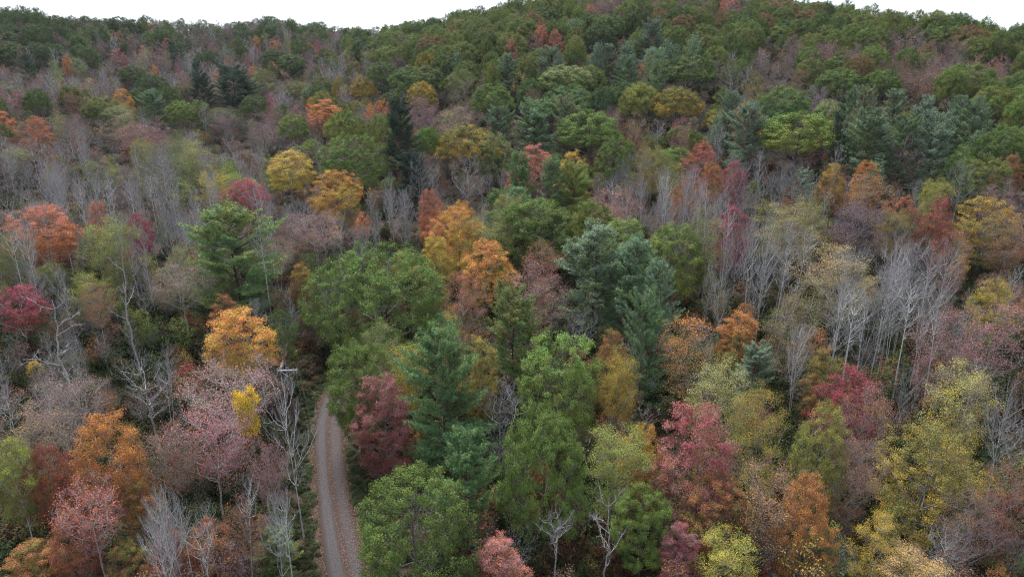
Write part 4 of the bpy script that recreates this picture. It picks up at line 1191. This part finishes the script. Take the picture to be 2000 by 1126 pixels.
# the drawn-up stands of slim bare stems at both sides of the view
srng = np.random.default_rng(88)
got = []
for x0, x1, y0, y1, n in ((0, 540, 262, 430, 40), (1190, 1430, 312, 372, 12), (1425, 1570, 405, 480, 9), (1640, 1870, 470, 610, 14), (300, 600, 900, 1000, 6), (0, 140, 640, 760, 6)):
    t_ = 0
    while n and t_ < 900:
        t_ += 1
        a_, b_ = srng.uniform(x0, x1), srng.uniform(y0, y1)
        if any(abs(a_ - g_[0]) < 17 and abs(b_ - g_[1]) < 40 for g_ in got):
            continue
        H = srng.uniform(14.5, 19) * (.75 if b_ > 600 else 1)
        X, Y, dp = stand(a_, b_, H)
        if road_dist(X, Y)[0] < 4:
            continue
        got.append((a_, b_)); n -= 1
        near.append(((X, Y, H * srng.uniform(.1, .135), 'bare', 'pp', 'pp', H, math.hypot(X, Y)), a_, b_, dp))

WORD = dict(dg='dark green', g='green', bg='bluish green', lg='light green', yg='yellow-green', ol='olive', pal='pale green', ye='yellow', by='bright yellow', gd='golden', or_='orange',
            tan='tan', ru='russet', br='brown', sa='coral', re='red', cr='crimson', pk='dusty pink', bp='brown-pink', pp='mauve-grey', rd='dark red', pg='green', pb='bluish', pd='dark', py='yellowish', pt='greyish')
KW = dict(oak='oak', maple='maple', sparse='thinning tree', airy='airy tree', bare='bare tree', pine='pine')
import re as _re
def short(label):
    s = _re.split(r',| with | beside| under | above | below | behind | between | left | right | in | on | at | near | just | directly | standing | tucked | over | of | and | to | set | among | peeping | turning | squeezed | wedged | nestled | touching | perched | cut | joined | leaning | alone | rising | high | fanning | along | overhanging | showing | against ', label)[0]
    return s
cnt = {}
for l in landmarks:
    cnt[short(l[2])] = cnt.get(short(l[2]), 0) + 1
good = [(l[0], l[1], short(l[2]) if cnt[short(l[2])] == 1 else l[2]) for l in landmarks]
good = [g for g in good if 2 <= len(g[2].split()) <= 6 and ',' not in g[2]]
ORD = ['', 'second ', 'third ', 'fourth ', 'fifth ', 'sixth ', 'seventh ', 'eighth ', 'ninth ', 'tenth ', 'eleventh ', 'twelfth ', 'thirteenth ', 'fourteenth ']
used = {}
todo = []
for c, px, py, dep in near:
    w = c[2] * FPX / dep
    g = min(good, key=lambda l: (l[0] - px) ** 2 + ((l[1] - py - w * .8) * 1.6) ** 2)
    dx, dy = px - g[0], (py + w * .8) - g[1]
    v = 'above' if dy < -.45 * abs(dx) else ('below' if dy > .45 * abs(dx) else 'level')
    h = 'left' if dx < 0 else 'right'
    rel = f'to the {h} of' if v == 'level' else (f'straight {v}' if abs(dx) < .35 * abs(dy) else f'{v} and {h} of')
    size = 'large ' if c[2] > 1.1 * RADK[c[3]] else ('small ' if c[2] < .9 * RADK[c[3]] else '')
    todo.append((c, f'{size}{WORD[c[4]]} {KW[c[3]]}', rel, g[2], dx * dx + dy * dy))
todo.sort(key=lambda t: t[4])
for c, what, rel, mark, _ in todo:
    k = (what, rel, mark)
    n = used.get(k, 0); used[k] = n + 1
    lab = f'{what}, {ORD[min(n, 13)]}one {rel} the {mark}' if n else f'{what} {rel} the {mark}'
    plant('dome' if c[3] == 'oak' else c[3], c[0], c[1], c[6], c[2], c[4], c[5], lab, GROUPS[c[3]])

# ------------------------------------------------------------------ far forest and undergrowth: masses nobody could count
def mass(name, label, cat, entries, seed, bark=1.0):
    """entries: x, y, z, height scale, width scale, model index key, colours, bark"""
    col = bpy.data.collections.new(name + '_models')
    order = []
    for k in sorted(FAR):
        for (H, R, me) in FAR[k]:
            o = bpy.data.objects.new('model_%03d' % len(order), me); col.objects.link(o); order.append((k, H, R))
    r = np.random.default_rng(seed)
    by = {}
    for i, (k, H, R) in enumerate(order):
        by.setdefault(k, []).append(i)
    n = len(entries)
    me = bpy.data.meshes.new(name)
    me.vertices.add(n)
    co = np.zeros((n, 3)); rot = np.zeros((n, 3)); scl = np.zeros((n, 3)); idx = np.zeros(n, np.int32)
    ta = np.zeros((n, 3)); tb = np.zeros((n, 3)); bk = np.zeros((n, 3))
    for i, (x, y, z, H, R, kind, ca, cb_) in enumerate(entries):
        q = by[kind][int(r.integers(0, len(by[kind])))]
        co[i] = (x, y, z); rot[i] = (r.normal() * .04, r.normal() * .04, r.random() * 6.283)
        s = R / order[q][2]
        scl[i] = (s, s, H / order[q][1]); idx[i] = q
        ta[i] = np.array(COL[ca]) * r.uniform(.8, 1.22) * r.uniform(.93, 1.07, 3)
        tb[i] = np.array(COL[cb_]) * r.uniform(.8, 1.22) * r.uniform(.93, 1.07, 3)
        bk[i] = np.array(BARKS[kind]) * r.uniform(.75, 1.15) * bark
    me.vertices.foreach_set('co', co.astype(np.float32).ravel())
    for nm, arr in (('rot', rot), ('scl', scl), ('tint_a', ta), ('tint_b', tb), ('bark', bk)):
        me.attributes.new(nm, 'FLOAT_VECTOR', 'POINT').data.foreach_set('vector', arr.astype(np.float32).ravel())
    me.attributes.new('pick', 'INT', 'POINT').data.foreach_set('value', idx)
    me.update()
    ob = link(bpy.data.objects.new(name, me))
    ng = bpy.data.node_groups.new(name + '_nodes', 'GeometryNodeTree')
    ng.interface.new_socket('Geometry', in_out='INPUT', socket_type='NodeSocketGeometry')
    ng.interface.new_socket('Geometry', in_out='OUTPUT', socket_type='NodeSocketGeometry')
    N, L = ng.nodes, ng.links
    gi, go = N.new('NodeGroupInput'), N.new('NodeGroupOutput')
    ci = N.new('GeometryNodeCollectionInfo'); ci.inputs['Collection'].default_value = col
    ci.inputs['Separate Children'].default_value = True; ci.inputs['Reset Children'].default_value = True
    ip = N.new('GeometryNodeInstanceOnPoints'); ip.inputs['Pick Instance'].default_value = True
    def named(nm, typ):
        a = N.new('GeometryNodeInputNamedAttribute'); a.data_type = typ; a.inputs['Name'].default_value = nm
        return a.outputs['Attribute']
    e2r = N.new('FunctionNodeEulerToRotation')
    L.new(named('rot', 'FLOAT_VECTOR'), e2r.inputs[0])
    L.new(gi.outputs[0], ip.inputs['Points']); L.new(ci.outputs[0], ip.inputs['Instance'])
    L.new(named('pick', 'INT'), ip.inputs['Instance Index'])
    L.new(e2r.outputs[0], ip.inputs['Rotation']); L.new(named('scl', 'FLOAT_VECTOR'), ip.inputs['Scale'])
    L.new(ip.outputs[0], go.inputs[0])
    md = ob.modifiers.new('instances', 'NODES'); md.node_group = ng
    tag(ob, label, cat, kind='stuff')
    return ob

fz = ground(np.array([c[0] for c in rest]), np.array([c[1] for c in rest]))
mass('forest', 'distant autumn woodland covering the valley and both hills', 'forest',
     [(c[0], c[1], float(z), c[6], c[2], c[3], c[4], c[5]) for c, z in zip(rest, fz)], 31)

ug = []
urng = np.random.default_rng(15)
n = 15000
az = urng.uniform(-.82, .82, n); r = np.sqrt(urng.uniform(16 ** 2, 150 ** 2, n))
x, y = r * np.sin(az), r * np.cos(az)
az2 = urng.uniform(-.82, .82, 3000); r2 = np.sqrt(urng.uniform(150 ** 2, 300 ** 2, 3000))
x = np.concatenate([x, r2 * np.sin(az2)]); y = np.concatenate([y, r2 * np.cos(az2)])
keep = road_dist(x, y) > 3.3
x, y = x[keep], y[keep]
z = ground(x, y)
patch = np.sin(x * .11 + 1) * np.sin(y * .09) + np.sin(x * .05 - y * .07)
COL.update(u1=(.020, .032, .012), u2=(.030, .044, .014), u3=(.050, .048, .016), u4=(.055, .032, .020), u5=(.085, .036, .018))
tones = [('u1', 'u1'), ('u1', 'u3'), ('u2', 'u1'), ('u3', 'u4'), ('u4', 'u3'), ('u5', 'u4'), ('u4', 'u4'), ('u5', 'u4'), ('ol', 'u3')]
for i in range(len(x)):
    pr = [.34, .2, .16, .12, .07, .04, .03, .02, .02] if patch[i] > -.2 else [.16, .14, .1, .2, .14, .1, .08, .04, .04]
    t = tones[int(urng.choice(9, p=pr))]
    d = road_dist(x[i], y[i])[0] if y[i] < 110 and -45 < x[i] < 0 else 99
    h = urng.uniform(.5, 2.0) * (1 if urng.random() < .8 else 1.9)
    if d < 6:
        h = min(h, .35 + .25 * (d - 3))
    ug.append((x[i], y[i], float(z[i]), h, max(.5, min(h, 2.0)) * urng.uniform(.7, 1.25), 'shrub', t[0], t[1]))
# grass and weeds on the verges of the lane
for i in range(0, len(ROAD), 1):
    for _ in range(5):
        s_ = (2.0 + abs(urng.normal()) * 1.3) * (1 if urng.random() < .5 else -1)
        q_ = ROAD[i] + nrm[i] * s_ + urng.normal(size=2) * .3
        if road_dist(q_[0], q_[1])[0] < 1.9:
            continue
        t = [('u2', 'u1'), ('u1', 'u3'), ('u3', 'u4'), ('u2', 'u1')][int(urng.choice(4, p=[.4, .3, .1, .2]))]
        h = .2 + .3 * (abs(s_) - 1.85) * urng.uniform(.5, 1.2)
        ug.append((q_[0], q_[1], float(ground(*q_)), h, urng.uniform(.35, .7), 'shrub', t[0], t[1]))
# saplings under the canopy
n = 1500
az = urng.uniform(-.8, .8, n); r = np.sqrt(urng.uniform(35 ** 2, 200 ** 2, n))
for a, q in zip(az, r):
    X, Y = q * math.sin(a), q * math.cos(a)
    if road_dist(X, Y)[0] < 6:
        continue
    k = ['sparse', 'airy', 'bare', 'maple'][int(urng.choice(4, p=[.36, .12, .40, .12]))]
    t = [('ru', 'br'), ('ol', 'g'), ('br', 'pp'), ('g', 'ol'), ('rd', 'ru'), ('gd', 'ol')][int(urng.choice(6, p=[.22, .2, .3, .12, .09, .07]))]
    H = urng.uniform(3.5, 8.5)
    ug.append((X, Y, float(ground(X, Y)), H, H * urng.uniform(.2, .32), k, t[0], t[1]))
for _ in range(2300):
    a, q = urng.uniform(-.75, .75), math.sqrt(urng.uniform(205 ** 2, 430 ** 2))
    if a > -.12 and q > 230:
        continue
    X, Y = q * math.sin(a), q * math.cos(a)
    k = ['sparse', 'bare', 'airy'][int(urng.choice(3, p=[.55, .35, .10]))]
    t = [('pp', 'br'), ('bp', 'pp'), ('br', 'ru'), ('ol', 'br')][int(urng.integers(0, 4))]
    H = urng.uniform(5, 9.5)
    ug.append((X, Y, float(ground(X, Y)), H, H * urng.uniform(.24, .36), k, t[0], t[1]))
for _ in range(3000):
    a, q = urng.uniform(-.75, .75), math.sqrt(urng.uniform(300 ** 2, 640 ** 2))
    X, Y = q * math.sin(a), q * math.cos(a)
    if a > -.15 and q > 450:
        continue
    H = urng.uniform(3.5, 7)
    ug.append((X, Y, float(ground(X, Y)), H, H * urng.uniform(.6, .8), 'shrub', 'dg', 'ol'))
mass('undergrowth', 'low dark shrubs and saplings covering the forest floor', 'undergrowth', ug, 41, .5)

# ------------------------------------------------------------------ utility pole and wires
def plain(name, col, rough=.8, noise_scale=6, var=.35):
    m, nt, nd, lk = new_mat(name)
    tc = nd.new('ShaderNodeTexCoord'); n1 = nd.new('ShaderNodeTexNoise'); n1.inputs['Scale'].default_value = noise_scale; n1.inputs['Detail'].default_value = 6
    lk.new(tc.outputs['Object'], n1.inputs['Vector'])
    c = mix_node(nt, n1.outputs[0], tuple(v * (1 - var) for v in col), tuple(min(1, v * (1 + var)) for v in col))
    pb = nd.new('ShaderNodeBsdfPrincipled'); pb.inputs['Roughness'].default_value = rough; lk.new(c, pb.inputs['Base Color'])
    out = nd.new('ShaderNodeOutputMaterial'); lk.new(pb.outputs[0], out.inputs['Surface'])
    return m
POLE_W, ARM_W, GLAZE, STEEL, WIRE = plain('creosoted_wood', (.07, .05, .038)), plain('weathered_timber', (.30, .295, .29)), plain('porcelain', (.34, .34, .33), .3), plain('galvanised_steel', (.42, .43, .44), .5), plain('wire', (.06, .06, .06), .7)
ARM_Z = 9.6
d = ray_dir(565, 723); s = (ARM_Z - CAM_Z) / d[2]
PX, PY = d[0] * s, d[1] * s
pole = link(bpy.data.objects.new('utility_pole', None))
pole.location = (PX, PY, float(ground(PX, PY)))
pole.rotation_euler = (.01, -.012, math.radians(2))
tag(pole, 'dark wooden utility pole with pale crossarm beside the gravel road', 'utility pole')
def part(name, mb, mat, parent, smooth=False):
    return link(bpy.data.objects.new(name, mb.mesh(name, [mat], smooth)), parent)
mb = MB(); tubes(mb, [(np.array([[0, 0, -.6], [0, 0, 3], [0, 0, 6], [0, 0, 9.85], [0, 0, 9.9]]), np.array([.17, .16, .14, .12, .02]))], 12); part('shaft', mb, POLE_W, pole, True)
arm = MB(); add_box(arm, (0, -.2, ARM_Z), (2.3, .11, .13)); arm_o = part('crossarm', arm, ARM_W, pole)
for sx in (-1, 1):
    mb = MB(); tubes(mb, [(np.array([[sx * .75, -.28, ARM_Z - .05], [0, -.16, ARM_Z - .8]]), np.array([.025, .025]))], 6); part('brace', mb, STEEL, pole)
INS = []
for ix_ in (-1.08, -.88, .7, 1.08):
    mb = MB()
    tubes(mb, [(np.array([[ix_, -.2, ARM_Z + .08], [ix_, -.2, ARM_Z + .16], [ix_, -.2, ARM_Z + .17], [ix_, -.2, ARM_Z + .22], [ix_, -.2, ARM_Z + .23], [ix_, -.2, ARM_Z + .32]]), np.array([.03, .03, .085, .05, .075, .03]))], 10)
    part('insulator', mb, GLAZE, pole, True); INS.append((PX + ix_, PY - .2, ARM_Z + .3))
for ix_, zz in ((.7, -.32), (1.0, -.3), (-1.1, -.28)):
    mb = MB(); tubes(mb, [(np.array([[ix_, -.27, ARM_Z - .08], [ix_, -.27, ARM_Z + zz], [ix_, -.27, ARM_Z + zz - .12]]), np.array([.045, .055, .02]))], 8)
    part('fuse_cutout', mb, GLAZE, pole, True)
def wire(a, b, sag, label):
    t = np.linspace(0, 1, 40)[:, None]
    p = np.array(a) * (1 - t) + np.array(b) * t
    p[:, 2] -= sag * 4 * (t * (1 - t))[:, 0]
    mb = MB(); tubes(mb, [(p, np.full(40, .004))], 5)
    tag(link(bpy.data.objects.new('power_line', mb.mesh('power_line', [WIRE], True))), label, 'wire', 'overhead wires at the utility pole')
def air(px, py, z):
    d = ray_dir(px, py); s = (z - CAM_Z) / d[2]
    return (d[0] * s, d[1] * s, z)
wire(INS[0], air(668, 1240, 9.0), .9, 'thin overhead wire from the crossarm end towards the road edge')
wire(INS[2], air(700, 1240, 9.2), .9, 'thin overhead wire from the pole crossing over the gravel lane')
wire(INS[3], air(716, 1240, 9.2), .9, 'thin overhead wire running furthest over the gravel lane')
wire(INS[0], air(632, 610, 9.6), .7, 'thin overhead wire running away left of the others into the dark corridor')
wire(INS[2], air(655, 612, 9.6), .7, 'thin overhead wire running from the pole behind the great oak')
wire(INS[3], air(668, 614, 9.6), .7, 'lowest overhead wire running from the pole behind the great oak')

# fallen log and a broken stub near the pole
x0, y0 = on_ground(549, 757); x1, y1 = on_ground(566, 706)
mb = MB(); t = np.linspace(0, 1, 9)[:, None]
p = np.concatenate([np.array([x0, y0])[None] * (1 - t) + np.array([x1, y1])[None] * t, 2.2 + .5 * t], 1); p[:, :2] += rng.normal(size=(9, 2)) * .06
tubes(mb, [(p, np.linspace(.26, .18, 9))], 9)
lg = link(bpy.data.objects.new('fallen_log', mb.mesh('fallen_log', [BARK], True)))
lg['bark'] = (.26, .15, .09); lg['tint_a'] = (.1, .1, .1); lg['tint_b'] = (.1, .1, .1)
tag(lg, 'long brown fallen trunk lying propped behind the utility pole', 'log')

# ------------------------------------------------------------------ air
hz = MB(); add_box(hz, (0, 330, 30), (1560, 1000, 140))
hm, nt, nd, lk = new_mat('haze')
pv = nd.new('ShaderNodeVolumePrincipled')
pv.inputs['Color'].default_value = (.80, .88, 1.0, 1); pv.inputs['Density'].default_value = .00003; pv.inputs['Anisotropy'].default_value = .2
out = nd.new('ShaderNodeOutputMaterial'); lk.new(pv.outputs[0], out.inputs['Volume'])
tag(link(bpy.data.objects.new('haze', hz.mesh('haze', [hm]))), 'thin bluish haze over the far hills', kind='stuff')
